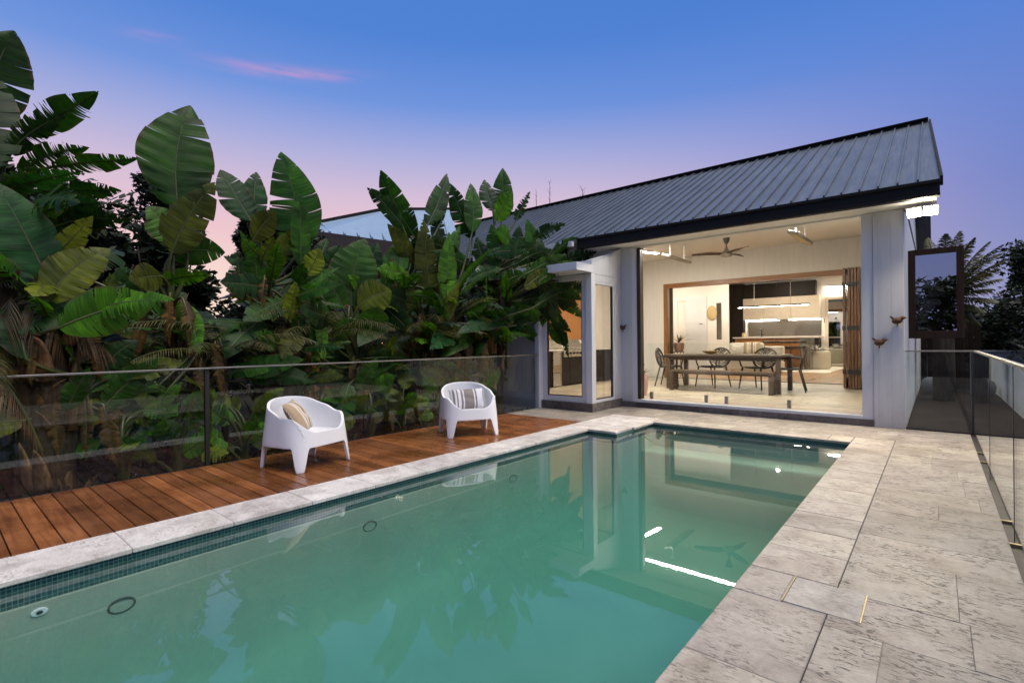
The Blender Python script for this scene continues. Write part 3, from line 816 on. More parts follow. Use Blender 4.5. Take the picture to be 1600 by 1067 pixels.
# ------------------------------------------------------------------ lamps of the house
def lampthing(name, loc, label, cat, group=None): return empty(name, loc, label, cat, group)
fl = lampthing('floodlight', (-.16, 9.02, 3.05), 'dazzling twin head floodlight under the eave corner of the house', 'floodlight')
MB().box(-.20, 9.06, 3.03, -.06, 9.115, 3.13).build('bracket', M['white'], fl, bevel=.004)
for dx in (-.085, .085):
    Fm = Matrix.Translation((-.13+dx, 8.96, 3.055)) @ Matrix.Rotation(R(10 if dx > 0 else -14), 4, 'Z') @ Matrix.Rotation(R(28), 4, 'X')
    MB().obox(Fm, .165, .05, .14).build('lamp_head', M['white'], fl, bevel=.008)
    MB().obox(Fm @ Matrix.Translation((0,-.027,0)), .15, .004, .122).build('lens', M['flood'], fl)
sp_ = bpy.data.lights.new('floodlight_beam', 'SPOT'); sp_.energy = 420; sp_.color = (1.0,.84,.58); sp_.spot_size = R(150); sp_.spot_blend = .9; sp_.shadow_soft_size = .08
spo = bpy.data.objects.new('floodlight_beam', sp_); COL.objects.link(spo); spo.parent = fl; spo.location = Vector((-.13,8.88,3.01))-ORG[fl.name]; spo.rotation_euler = Vector((.05,-.75,-.66)).to_track_quat('-Z','Y').to_euler()
def strip(x0, y0, x1, y1, lab):
    t = lampthing('strip_light', ((x0+x1)/2, (y0+y1)/2, ceil_z((y0+y1)/2)), lab, 'strip light')
    a = Vector((x0, y0, ceil_z(y0)-.014)); b = Vector((x1, y1, ceil_z(y1)-.014))
    MB().beam(a, b, .12, .022).build('channel', M['white'], t)
    dn = Vector((0,0,-.0135)); MB().beam(a+dn, b+dn, .10, .004).build('diffuser', M['led'], t)
strip(-5.70, 10.5, -1.25, 10.5, 'long glowing strip light set on the ceiling behind the eave beam of the open room')
strip(-5.76, 10.55, -5.76, 12.95, 'short glowing strip light on the ceiling at the left end of the open room')
n = 0
for (x, y) in ((-3.0,16.4),(-5.2,16.4),(-3.0,18.8),(-5.4,18.6),(-8.2,18.3),(-2.2,22.5),(-5.0,22.8),(-8.6,16.6)):
    q = lampthing('downlight', (x, y, 3.95), 'small round downlight recessed in the living room ceiling', 'downlight', 'living room downlights')
    MB().lathe([(.062,-.012),(.065,-.006),(.065,0)], (x,y,3.949), 20).build('trim_ring', M['white'], q)
    MB().lathe([(.05,-.016),(.05,-.0125)], (x,y,3.949), 20).build('lens', M['downlight'], q)

# ------------------------------------------------------------------ glass fences
gf = empty('glass_fence', (-6.0, 2, 0), 'long frameless glass fence with thin steel top rail behind the timber deck', 'glass fence')
FX = -6.0
for (ya, yb) in ((-3.4,-1.70),(-1.69,.02),(.03,1.97),(2.05,3.93),(3.94,5.88),(5.89,7.86)):
    MB().box(FX-.006, ya, -.1, FX+.006, yb, 1.035).build('glass_panel', M['fence_glass'], gf)
MB().box(FX-.016, -3.4, 1.036, FX+.016, 7.87, 1.056).build('top_rail', M['rail'], gf, bevel=.004)
for y in (2.01, -1.695): MB().box(FX-.045, y-.022, -.22, FX-.008, y+.022, 1.034).build('post', M['black'], gf, bevel=.003)
GX = .38
gr = empty('glass_fence', (GX, 4, 0), 'dark edged glass pool fence standing in a floor channel along the right paving', 'glass fence')
for (ya, yb) in ((-3.1,-1.22),(-1.2,.68),(.69,2.60),(2.61,4.50),(4.515,6.39),(6.405,8.14),(8.15,9.08)):
    MB().box(GX-.006, ya, -.02, GX+.006, yb, 1.118).build('glass_panel', M['fence_glass'], gr)
for y in (4.507, 6.397): MB().box(GX-.008, y-.005, -.02, GX+.008, y+.005, 1.118).build('joint_strip', M['black'], gr)
MB().box(GX-.017, -3.1, 1.119, GX+.017, 8.6, 1.142).build('top_rail', M['rail'], gr, bevel=.004)
mb = MB(); mb.box(.347, -3.6, -.04, .413, 9.13, -.018); mb.build('floor_channel', M['channel'], gr)
for y in (4.45, 4.98, 7.2, 7.75): MB().box(.346, y-.012, -.018, .414, y+.012, .002).build('channel_clip', M['brass'], gr)
gc = empty('glass_fence', (.03, YF+.02, 0), 'short glass fence panel running from the house corner across the side path', 'glass fence')
MB().box(-.33, YF+.012, .02, .37, YF+.024, 1.108).build('glass_panel', M['fence_glass'], gc)
MB().box(-.34, YF+.003, 1.109, .40, YF+.033, 1.13).build('top_rail', M['rail'], gc, bevel=.004)
MB().box(-.34, YF-.005, .0, .40, YF+.03, .02).build('base_channel', M['channel'], gc)
MB().box(.36, YF-.025, 0, .41, YF+.05, 1.10).build('post', M['black'], gc, bevel=.003)
ga = empty('glass_balustrade', (-2.6, 9.32, FZ), 'low clear glass balustrade on four steel spigots across the open room', 'glass fence')
for (xa, xb) in ((-4.43,-3.17),(-3.15,-.87)): MB().box(xa, YF+.29, FZ+.05, xb, YF+.302, FZ+1.10).build('glass_panel', M['glass'], ga)
for u in (1018, 1103.5, 1135, 1233):
    p = onY(u, 620, YF+.295); MB().box(p.x-.027, YF+.265, FZ, p.x+.027, YF+.325, FZ+.135).build('spigot', M['chrome'], ga, bevel=.006)

# ------------------------------------------------------------------ white moulded armchairs
def smooth01(x): x = max(0, min(1, x)); return x*x*(3-2*x)
def armchair_shell():
    """one moulded ring: low apron in front, arms, high back; runs down into four legs"""
    N, K = 220, 12
    def plan(a, z):
        k = z/.71
        ax = .350 - .045*k; ay = .402 - .035*k            # local +x is the front
        n = 4.2 - 1.9*k
        c, s = math.cos(a), math.sin(a)
        r = (abs(c/ax)**n + abs(s/ay)**n)**(-1/n)
        x = r*c - .045*k*max(0, -c); 
        return x + .0, r*s
    corner = [math.atan2(.402, .350), PI-math.atan2(.402, .350)]
    corner += [-c for c in corner]
    mb = MB(); rows = []
    for i in range(N):
        a = -PI + 2*PI*i/N
        c = math.cos(a)
        # top edge: high rounded back, sloping arms, dip over the seat front
        x0, y0 = plan(a, .5)
        zt = .525 + .175*smooth01((.10-x0)/.40) - .05*(abs(y0)/.36)**2.5*smooth01((-.02-x0)/.2) + .012
        zt -= .055*smooth01((x0-.17)/.17)
        fr_ = smooth01((.375-abs(y0))/.24)*smooth01((x0-.08)/.16)
        zt = zt*(1-fr_) + .385*fr_
        # bottom edge: legs at the corners, arch between them
        x0, y0 = plan(a, .1); 
        dmin = 9
        for q in corner:
            qx, qy = plan(q, .1); dmin = min(dmin, math.hypot(x0-qx, y0-qy))
        isf = c > .5
        arch = (.235 if isf else .24)
        zb = arch*smooth01((dmin-.036)/.062)**.8
        col = []
        for j in range(K+1):
            t = j/K; z = zb + (zt-zb)*t
            x, y = plan(a, z)
            # rolled lip
            col.append((x, y, z))
        rows.append(col)
    for i in range(N):
        A, B = rows[i], rows[(i+1) % N]
        for j in range(K): mb.quad(A[j], B[j], B[j+1], A[j+1])
    return mb, plan
def make_armchair():
    root = empty('armchair', (0,0,0), 'white moulded plastic tub armchair', 'armchair')
    mb, plan = armchair_shell()
    o = mb.build('shell', M['plastic'], root, smooth='all', solid=0)
    m = o.modifiers.new('thick', 'SOLIDIFY'); m.thickness = .030; m.offset = -1; m.use_even_offset = False
    m2 = o.modifiers.new('edge', 'BEVEL'); m2.width = .010; m2.segments = 3; m2.limit_method = 'ANGLE'; m2.angle_limit = R(50)
    s = MB(); N = 64; rings = []
    for q, dz in ((1.0, .0), (.93, -.012), (.7, -.022), (.4, -.026), (.05, -.027)):
        row = []
        for i in range(N):
            a = -PI+2*PI*i/N; x, y = plan(a, .36); row.append((x*q*.97, y*q*.97, .362+dz - .03*(1-(x*q+.35)/.7)))
        rings.append(row)
    for A, B in zip(rings, rings[1:]):
        for i in range(N): s.quad(A[i], A[(i+1)%N], B[(i+1)%N], B[i])
    s.f.append(tuple(range(len(s.v), len(s.v)+N))); s.v += rings[-1]; s.r.append(.5)
    s.build('seat', M['plastic'], root, smooth='all')
    return root
ch = make_armchair()
ch.location = (-5.245, 2.72, .002); ch.rotation_euler.z = R(14)
tag(ch, 'white moulded tub armchair with a tan striped cushion, nearest on the timber deck', 'armchair', 'white armchairs on the deck')
c2 = copy_tree(ch); c2.location = (-5.12, 5.07, .002); c2.rotation_euler.z = R(-29)
tag(c2, 'white moulded tub armchair holding the grey striped cushion, farther along the deck', 'armchair', 'white armchairs on the deck')

def cushion(name, w, h, t, mat, Mx, label, fringe=True):
    n, m = 28, 20; mb = MB()
    def P(i, j, sgn):
        u = -1+2*i/n; v = -1+2*j/m
        pin = .07*(abs(u)**3)*(1-abs(v)) ; pv = .07*(abs(v)**3)*(1-abs(u))
        th = t*((1-abs(u)**2.6)*(1-abs(v)**2.6))**.55
        cx = w/2*u*(1-.10*(1-v*v)*abs(u)**2*0 + .05*abs(v)**3) ; cz = h/2*v*(1+.05*abs(u)**3)
        wr = .006*math.sin(7*u+3*v)*math.sin(5*v-2*u)
        return (sgn*th/2 + wr*(1-abs(u))*(1-abs(v))*2, cx, cz)
    for sgn in (1, -1):
        for i in range(n):
            for j in range(m):
                mb.quad(P(i,j,sgn), P(i+1,j,sgn), P(i+1,j+1,sgn), P(i,j+1,sgn))
    o = mb.build(name, mat, None, smooth='all'); o.matrix_world = Mx
    tag(o, label, 'cushion')
    if fringe:
        fm = MB(); rr = random.Random(4)
        for k in range(26):
            z = -h/2+h*k/25
            for s in (-1, 1):
                y = s*w/2*(1+.05*abs(2*z/h)**3); fm.tube([(0,y*.995,z),(rr.uniform(-.004,.004), y+s*.016, z-.004),(rr.uniform(-.01,.01), y+s*.03, z-.012)], .0022, 4)
        f = fm.build('fringe', M['petal'], None); f.parent = o
    return o
def cushM(chair_loc, rz, local, tilt, yaw):
    return Matrix.Translation(chair_loc) @ Matrix.Rotation(rz, 4, 'Z') @ Matrix.Translation(local) @ Matrix.Rotation(yaw, 4, 'Z') @ Matrix.Rotation(tilt, 4, 'Y')
cushion('cushion', .52, .36, .15, M['cush_tan'], cushM(ch.location, R(14), (.03,-.13,.53), R(-34), R(40)), 'tan striped cushion leaning on the arm of the nearest white armchair')
cushion('cushion', .50, .29, .14, M['cush_grey'], cushM(c2.location, R(-29), (-.06,.0,.485), R(-20), R(4)), 'grey and white striped cushion in the farther white armchair')

# ------------------------------------------------------------------ alfresco dining
TX0, TX1, TY0, TY1 = -4.98, -2.50, 11.66, 12.86
tb = empty('dining_table', ((TX0+TX1)/2, (TY0+TY1)/2, FZ), 'long dark timber dining table in the open room', 'table')
mb = MB(); rr = random.Random(1)
for k in range(6):
    mb.cur = rr.random(); y0 = TY0-.03+k*(TY1-TY0+.06)/6; mb.box(TX0-.03, y0+.002, .925, TX1+.03, y0+(TY1-TY0+.06)/6-.002, .97)
mb.build('tabletop', M['table'], tb, bevel=.004)
mb = MB(); mb.box(TX0+.06, TY0+.02, .84, TX1-.06, TY0+.05, .924).box(TX0+.06, TY1-.05, .84, TX1-.06, TY1-.02, .924); mb.build('apron', M['table'], tb)
for x in (TX0, TX1-.09):
    for y in (TY0, TY1-.09): MB().box(x, y, FZ, x+.09, y+.09, .924).build('leg', M['table'], tb, bevel=.004)
bn = empty('bench', (-3.66, 11.62, FZ), 'long dark timber bench along the near side of the dining table', 'bench')
BX0, BX1, BY0, BY1 = -4.76, -2.56, 11.30, 11.64
mb = MB()
for k in range(3): mb.cur = rr.random(); y0 = BY0+k*(BY1-BY0)/3; mb.box(BX0, y0+.002, .575, BX1, y0+(BY1-BY0)/3-.002, .62)
mb.build('seat', M['table'], bn, bevel=.004)
MB().box(BX0+.09, BY0+.1, .53, BX1-.09, BY1-.1, .574).build('rail', M['table'], bn)
for x in (BX0, BX1-.085):
    for y in (BY0, BY1-.085): MB().box(x, y, FZ, x+.085, y+.085, .574).build('leg', M['table'], bn, bevel=.003)

def make_dining_chair():
    """resin armchair with a leaf shaped slatted back; local +x is the front, z from floor"""
    root = empty('dining_chair', (0,0,0), 'dark resin dining armchair with leaf slat back', 'chair', 'leaf back dining chairs')
    def rim(a):
        # oval seat-to-back hoop: y across, rises towards the back
        return Vector((-.235-.05*math.sin(a)*1.0, .265*math.cos(a), .615+.205*math.sin(a)))
    hoop = [rim(2*PI*k/36) for k in range(37)]
    MB().tube(hoop, .019, 8, cap=False).build('back_frame', M['resin'], root, smooth='all')
    sp = MB()
    sp.tube([(-.19,0,.42),(-.235,0,.62),(-.285,0,.815)], .011, 6)
    for s in (-1, 1):
        for k in range(9):
            t = -.17 + .040*k
            z0 = .615 + t; y1 = s*.265*math.sqrt(max(0, 1-((t+.09)/.205)**2)) if abs((t+.09)/.205) < 1 else s*.06
            z1 = min(z0+.10, .80)
            def xat(z): return -.235-.05*(z-.615)/.205
            # end on the hoop
            yy = .263*math.sqrt(max(.02, 1-min(.98, ((z1-.615)/.205)**2)))
            sp.tube([(xat(z0),0,z0),(xat((z0+z1)/2)-.012,s*yy*.55,(z0+z1)/2+.006),(xat(z1),s*yy,z1)], .0105, 6)
    sp.build('back_slats', M['resin'], root, smooth='all')
    st = MB(); n = 40; rings = []
    for q, dz in ((1,0),(.9,-.01),(.5,-.02),(.05,-.022)):
        rings.append([(.23*q*math.cos(2*PI*k/n)*(1 if math.cos(2*PI*k/n) > 0 else .95), .25*q*math.sin(2*PI*k/n), .45+dz) for k in range(n)])
    for A, B in zip(rings, rings[1:]):
        for i in range(n): st.quad(A[i], A[(i+1)%n], B[(i+1)%n], B[i])
    o = st.build('seat', M['resin'], root, smooth='all'); m = o.modifiers.new('thick', 'SOLIDIFY'); m.thickness = .022
    for s in (-1, 1):
        MB().tube(bez((-.235,s*.265,.625),(.02,s*.36,.70),(.17,s*.285,.66),8)+bez((.18,s*.28,.64),(.20,s*.262,.55),(.17,s*.235,.45),5), .017, 8).build('arm', M['resin'], root, smooth='all')
        MB().tube([(.175,s*.205,.445),(.225,s*.255,0)], [.019,.012], 8).build('leg', M['resin'], root, smooth='all')
        MB().tube([(-.175,s*.195,.445),(-.285,s*.235,0)], [.019,.012], 8).build('leg', M['resin'], root, smooth='all')
    return root
dc = make_dining_chair()
dspots = [(-5.16, 12.36, R(8), 'dark leaf back dining chair at the left end of the table'),
          (-4.21, 12.62, R(-112), 'dark leaf back dining chair behind the table, left of the two far side chairs'),
          (-3.20, 12.68, R(-112), 'dark leaf back dining chair behind the table, right of the two far side chairs'),
          (-2.50, 12.50, R(188), 'dark leaf back dining chair turned at the right end of the table')]
for i, (x, y, a, lb) in enumerate(dspots):
    o = dc if i == 0 else copy_tree(dc)
    o.location = (x, y, FZ); o.rotation_euler.z = a; o.scale = (1.16,1.16,1.16)
    tag(o, lb, 'chair', 'leaf back dining chairs')
# ceiling fan and heaters
def stretch(p): return p
fn = empty('ceiling_fan', (-3.51, 11.5, 3.5), 'three blade timber ceiling fan in the middle of the raked ceiling', 'ceiling fan')
mb = MB(); mb.lathe([(.02,-.10),(.05,-.06),(.07,0),(.07,.05)], (-3.51,11.5,3.51), 20); mb.build('canopy', M['resin'], fn, smooth=True)
MB().tube([(-3.51,11.5,3.44),(-3.51,11.5,3.30)], .016, 10).build('rod', M['resin'], fn)
mb = MB(); mb.lathe([(.03,.11),(.05,.05),(.11,.01),(.13,-.04),(.10,-.085),(.03,-.10)], (-3.51,11.5,3.22), 24); mb.build('motor', M['chrome'], fn, smooth=True)
for k, a in enumerate((R(-40), R(80), R(200))):
    bl = MB(); n = 10; ca, sa = math.cos(a), math.sin(a)
    for i in range(n):
        def q(t, s):
            r = .10+.62*t; w = (.07+.05*math.sin(PI*min(1, t*1.15)))*(1-.45*t); z = 3.20 + .012*s + .02*math.sin(t*2.5)
            return (-3.51+ca*r-sa*w*s, 11.5+sa*r+ca*w*s, z)
        t0, t1 = i/n, (i+1)/n; bl.quad(q(t0,-1), q(t1,-1), q(t1,1), q(t0,1))
    o = bl.build('blade', M['timber_brown'], fn, smooth='all'); m = o.modifiers.new('thick', 'SOLIDIFY'); m.thickness = .014
def heater(x, y, z, lab, L=1.3):
    h = empty('patio_heater', (x, y, z), lab, 'heater', 'ceiling heaters')
    cz = ceil_z(y)
    Mx = Matrix.Translation((x, y, z)) @ Matrix.Rotation(R(18), 4, 'Y')
    MB().obox(Mx, .20, L, .06).build('heater_body', M['chrome'], h, bevel=.01)
    MB().obox(Mx @ Matrix.Translation((0,0,-.034)), .15, L-.1, .006).build('heater_element', M['gold'], h)
    for yy in (-.42, .42):
        b = MB(); b.tube([(x, y+yy, z+.03),(x, y+yy, ceil_z(y+yy)-.02)], .014, 8); b.lathe([(.035,0),(.06,.05)], (x,y+yy,ceil_z(y+yy)-.055), 14); b.build('bracket', M['white'], h)
heater(-1.98, 11.0, 3.26, 'slim steel strip heater under the ceiling near the right pier')
heater(-4.62, 11.5, 3.22, 'slim steel strip heater under the ceiling near the left strip light')
# planter behind the left post
def rosette(name, mat_pot, c, r, h, leaves, L, label, ph=True, lm='palm', spread=1.0, seed=1, prof=None):
    t = empty(name, c, label, 'potted plant'); c = Vector(c)
    mb = MB(); mb.lathe(prof or [(r*.72,0),(r*.95,h*.4),(r,h*.8),(r*.92,h),(r*.8,h*.98),(r*.78,h*.9)], c, 20); mb.build('pot', mat_pot, t, smooth=True)
    rr = random.Random(seed); lf = MB()
    for k in range(leaves):
        a = rr.uniform(0, 2*PI); e = rr.uniform(.25, 1.25)/spread; l = L*rr.uniform(.7, 1.1)
        d = Vector((math.cos(a)*math.cos(e), math.sin(a)*math.cos(e), math.sin(e))); s = d.cross(Vector((0,0,1))); s.normalize()
        lf.cur = rr.random(); n = 6; w0 = l*.055
        for i in range(n):
            def q(t, sg): 
                p = c+Vector((0,0,h))+d*l*t - Vector((0,0,1))*l*.35*t*t; w = w0*(1-t)**.6*(.5+min(1,3*t)*.5); return p+s*w*sg+Vector((0,0,abs(sg)*w*.3))
            lf.quad(q(i/n,-1), q((i+1)/n,-1), q((i+1)/n,0), q(i/n,0)); lf.quad(q(i/n,0), q((i+1)/n,0), q((i+1)/n,1), q(i/n,1))
    lf.build('foliage', M[lm], t, smooth='all')
    return t
rosette('potted_plant', M['pot_pink'], (-4.78, 9.95, FZ), .12, .42, 16, .42, 'green strappy plant in a pink pot beside the dark post of the opening', seed=3)
ps = empty('plant_stand', (-6.30, 15.75, FZ), 'slim black plant stand just inside the folding doors', 'plant stand')
mb = MB(); mb.lathe([(.17,.93),(.17,.95)], (-6.30,15.75,0), 20); mb.build('stand_top', M['black'], ps)
for k in range(4): MB().tube([(-6.30+.15*math.cos(k*PI/2+.7),15.75+.15*math.sin(k*PI/2+.7),.93),(-6.30+.17*math.cos(k*PI/2+.7),15.75+.17*math.sin(k*PI/2+.7),FZ)], .012, 6).build('leg', M['black'], ps)
rosette('potted_plant', M['pot'], (-6.30, 15.75, .951), .17, .28, 14, .62, 'spiky plant in a brown pot on the black stand inside the doors', seed=8)
pfx = None
# ------------------------------------------------------------------ outdoor kitchen in the bay
BXF = -7.30
bb = empty('outdoor_kitchen', (-7.6, 11.5, FZ), 'dark outdoor kitchen bench with pale top behind the corner window', 'kitchen bench')
MB().box(-7.88, 9.6, FZ+.02, BXF-.02, 13.9, 1.06).build('cabinet', M['dark_cab'], bb, bevel=.004)
MB().box(-7.89, 9.6, 1.061, BXF, 10.66, 1.10).box(-7.89, 11.72, 1.061, BXF, 13.9, 1.10).build('benchtop', M['benchtop'], bb, bevel=.004)
mb = MB()
for y in (11.0, 11.6, 12.2, 12.8, 13.4): mb.box(BXF-.019, y, FZ+.06, BXF-.012, y+.59, 1.0)
mb.build('door_panel', M['dark_cab'], bb, bevel=.003)
hb('timber_lining', 'timber_lining', (-7.899, 8.6, 1.35, -7.88, 13.0, 3.2))
bq = empty('barbecue', (-7.5, 11.19, 1.0), 'stainless barbecue with knobs and hood built into the dark bench', 'barbecue')
MB().box(-7.86, 10.67, .90, BXF+.03, 11.71, 1.10).build('body', M['steel'], bq, bevel=.008)
pf = [(-7.84,1.10),(BXF-.02,1.10),(BXF-.03,1.16),(-7.50,1.36),(-7.84,1.38)]
MB().prism([(x,10.70,z) for x, z in pf], (0,.98,0)).build('hood', M['steel'], bq, bevel=.01)
MB().tube([(BXF+.0,10.78,1.19),(BXF+.0,11.60,1.19)], .012, 8).build('handle', M['steel'], bq)
for k in range(6): MB().tube([(BXF+.03,10.79+k*.16,1.0),(BXF+.065,10.79+k*.16,1.0)], .030, 12).build('knob', M['black'], bq, smooth=True)
wf = empty('drinks_fridge', (-7.5, 10.35, FZ), 'black glass door drinks fridge at the left end of the outdoor bench', 'fridge')
MB().box(-7.6, 10.20, FZ+.02, BXF-.005, 10.56, 1.055).build('cabinet', M['black'], wf)
MB().box(BXF-.004, 10.20, FZ+.02, BXF+.02, 10.235, 1.05).box(BXF-.004, 10.525, FZ+.02, BXF+.02, 10.56, 1.05).box(BXF-.004, 10.235, 1.01, BXF+.02, 10.525, 1.05).box(BXF-.004, 10.235, FZ+.02, BXF+.02, 10.525, FZ+.07).build('door_frame', M['steel'], wf)
MB().box(BXF+.004, 10.236, FZ+.071, BXF+.012, 10.524, 1.009).build('door_glass', M['window_glass'], wf)

# ------------------------------------------------------------------ living room and kitchen beyond
ki = empty('kitchen_island', (-4.7, 21.6, FZ), 'timber fronted kitchen island with pale stone top', 'kitchen island')
MB().box(-6.2, 21.3, FZ, -3.9, 22.2, 1.36).build('body', M['timber_lining'], ki)
MB().box(-3.895, 21.3, FZ, -3.55, 22.2, 1.36).build('steel_end', M['splash'], ki)
MB().box(-6.27, 21.2, 1.361, -3.24, 22.3, 1.41).build('benchtop', M['benchtop'], ki, bevel=.006)
tp = empty('kitchen_tap', (-5.35, 21.9, 1.41), 'black gooseneck tap on the island', 'tap')
mb = MB(); mb.tube([(-5.35,21.9,1.411),(-5.35,21.9,1.68)]+bez((-5.35,21.9,1.70),(-5.35,21.8,1.80),(-5.35,21.66,1.68),6), .022, 8); mb.build('spout', M['black'], tp, smooth=True); MB().tube([(-5.35,21.9,1.48),(-5.25,21.9,1.52)], .014, 6).build('lever', M['black'], tp)
va = empty('canister', (-6.0, 21.8, 1.41), 'small glass canisters at the left end of the island top', 'canister')
MB().lathe([(.07,0),(.08,.1),(.06,.18)], (-6.0,21.8,1.411), 14).build('jar', M['gold'], va, smooth=True); MB().lathe([(.065,0),(.065,.03)], (-6.0,21.8,1.591), 14).build('lid', M['dark_cab'], va)
kt = empty('kitchen_cupboards', (-5.5, 25, FZ), 'tall black kitchen cupboards with pale oak overhead row and mirror splashback', 'cupboards')
KY = 24.75
mb = MB()
for x0, x1 in ((-8.0,-7.32),(-7.31,-6.83)): mb.box(x0+.004, KY, FZ, x1-.004, 25.09, 3.90)
mb.build('tall_unit', M['dark_cab'], kt, bevel=.004)
mb = MB()
for x0, x1 in ((-6.82,-5.40),(-5.39,-3.90)): mb.box(x0+.004, KY, 3.19, x1-.004, 25.09, 3.84)
mb.build('upper_unit', M['dark_cab'], kt, bevel=.004)
mb = MB()
for x0, x1 in ((-6.82,-5.9),(-5.9,-4.85),(-4.85,-3.76)): mb.box(x0+.003, KY-.06, 2.20, x1-.003, 25.09, 3.185)
mb.build('overhead_unit', M['laminate'], kt, bevel=.004)
MB().box(-6.7, 25.05, 1.45, -3.76, 25.09, 2.19).build('splashback', M['splash'], kt)
MB().box(-6.82, 24.5, FZ, -3.76, 25.04, 1.42).build('base_unit', M['dark_cab'], kt)
MB().box(-6.82, 24.48, 1.421, -3.74, 25.04, 1.45).build('benchtop', M['benchtop'], kt)
mb = MB(); mb.box(-6.72, KY+.02, 2.165, -5.45, KY+.07, 2.195).box(-4.95, KY+.02, 2.165, -3.80, KY+.07, 2.195); mb.build('led_strip', M['led_kitchen'], kt)
hd = empty('wall_light', (-3.3, 25.0, 3.5), 'bright wall wash light above the dark doorway beside the kitchen', 'wall light')
MB().box(-3.55, 25.0, 3.52, -2.6, 25.09, 3.56).build('housing', M['white'], hd); MB().box(-3.54, 25.02, 3.50, -2.61, 25.08, 3.519).build('diffuser', M['led'], hd)
cv = empty('added_cove_light', (-4.5, 15.5, 3.7), 'added unseen cove light brightening the living room ceiling', 'cove light')  # unseen strip added to brighten the living room ceiling
MB().box(-9.0, 15.29, 3.55, -.9, 15.33, 3.60).box(-9.0, 15.29, 3.601, -.9, 15.30, 3.66).build('shelf', M['white'], cv); MB().box(-8.95, 15.302, 3.602, -.95, 15.325, 3.615).build('diffuser', M['led_kitchen'], cv)
pn = empty('pendant_light', (-4.87, 21.5, 2.6), 'long thin black bar pendant light over the island', 'pendant light')
MB().box(-6.14, 21.46, 2.60, -3.60, 21.54, 2.66).build('bar', M['black'], pn); MB().box(-6.12, 21.485, 2.592, -3.62, 21.515, 2.599).build('diffuser', M['led_kitchen'], pn)
mb = MB(); mb.tube([(-5.52,21.5,2.66),(-5.52,21.5,3.95)], .012, 6); mb.tube([(-4.23,21.5,2.66),(-4.23,21.5,3.95)], .012, 6); mb.build('cable', M['steel'], pn)
dw = empty('dark_doorway', (-3.1, 25, FZ), 'tall dark glazed door in a pale frame beside the kitchen', 'door')
MB().box(-3.62, 25.04, FZ, -3.50, 25.09, 3.08).box(-3.50, 25.04, 2.98, -2.2, 25.09, 3.08).build('door_frame', M['laminate'], dw); MB().box(-3.499, 25.06, FZ, -2.2, 25.085, 2.979).build('door_glass', M['window_glass'], dw)
MB().box(-3.66, 25.03, 2.0, -3.63, 25.05, 2.2).build('handle', M['black'], dw)
mr = empty('woven_wall_disc', (-6.66, 19.96, 2.36), 'oval woven disc hanging on the living room wall', 'wall hanging')
mb = MB(); mb.ell((-6.66,19.97,2.36), .20, .035, .29, 24, 10); mb.build('disc', M['gold'], mr, smooth=True)
sf = empty('sofa', (-4.8, 18.6, FZ), 'cream two seat sofa behind the dining table', 'sofa')
MB().box(-5.75, 18.25, FZ+.10, -3.95, 19.15, .58).build('base', M['sofa'], sf, bevel=.07, seg=4)
for x0, x1 in ((-5.72,-4.87),(-4.85,-3.98)): MB().box(x0, 18.22, .585, x1, 19.0, .78).build('seat_cushion', M['sofa'], sf, bevel=.07, seg=4)
MB().box(-5.75, 19.0, .585, -4.60, 19.22, 1.20).build('backrest', M['sofa'], sf, bevel=.08, seg=4)
MB().box(-4.55, 18.9, .585, -3.95, 19.18, 1.08).build('low_backrest', M['sofa'], sf, bevel=.06, seg=4)
for x in (-5.65,-4.07):
    for y in (18.35,19.05): MB().tube([(x,y,FZ),(x,y,FZ+.12)], .03, 8).build('leg', M['timber'], sf)
def pillow(x, y, z, w, h, mat, label, a):
    cushion('throw_pillow', w, h, .16, mat, Matrix.Translation((x,y,z)) @ Matrix.Rotation(R(-90)+a, 4, 'Z') @ Matrix.Rotation(R(-18), 4, 'Y'), label, fringe=False)
pillow(-4.93, 18.84, 1.02, .5, .42, M['cush_tan'], 'patterned throw pillow on the cream sofa', R(10))
pillow(-5.35, 18.6, .96, .42, .34, M['sofa'], 'plain cream throw pillow at the left of the sofa', R(-12))
rg = MB(); rg.box(-5.7, 19.75, FZ+.001, -2.75, 24.2, FZ+.018); tag(rg.build('rug', M['rug'], bevel=.006), 'cream rug under the ottoman on the timber floor', 'rug')
ot = empty('ottoman', (-3.62, 22.4, FZ+.018), 'large round cream ottoman on the rug', 'ottoman')
mb = MB(); mb.lathe([(.50,0),(.54,.02),(.56,.1),(.56,.60),(.54,.66),(.48,.69)], (-3.62,22.4,FZ+.018), 40); mb.build('body', M['ottoman'], ot, smooth=True)
bk = empty('book_stack', (-3.86, 22.3, FZ+.70), 'two pale books lying on the ottoman', 'books')
MB().box(-4.04, 22.15, FZ+.709, -3.70, 22.42, FZ+.75).build('book', M['paper'], bk, bevel=.004); MB().box(-4.0, 22.17, FZ+.7505, -3.72, 22.4, FZ+.785).build('book', M['laminate'], bk, bevel=.004)
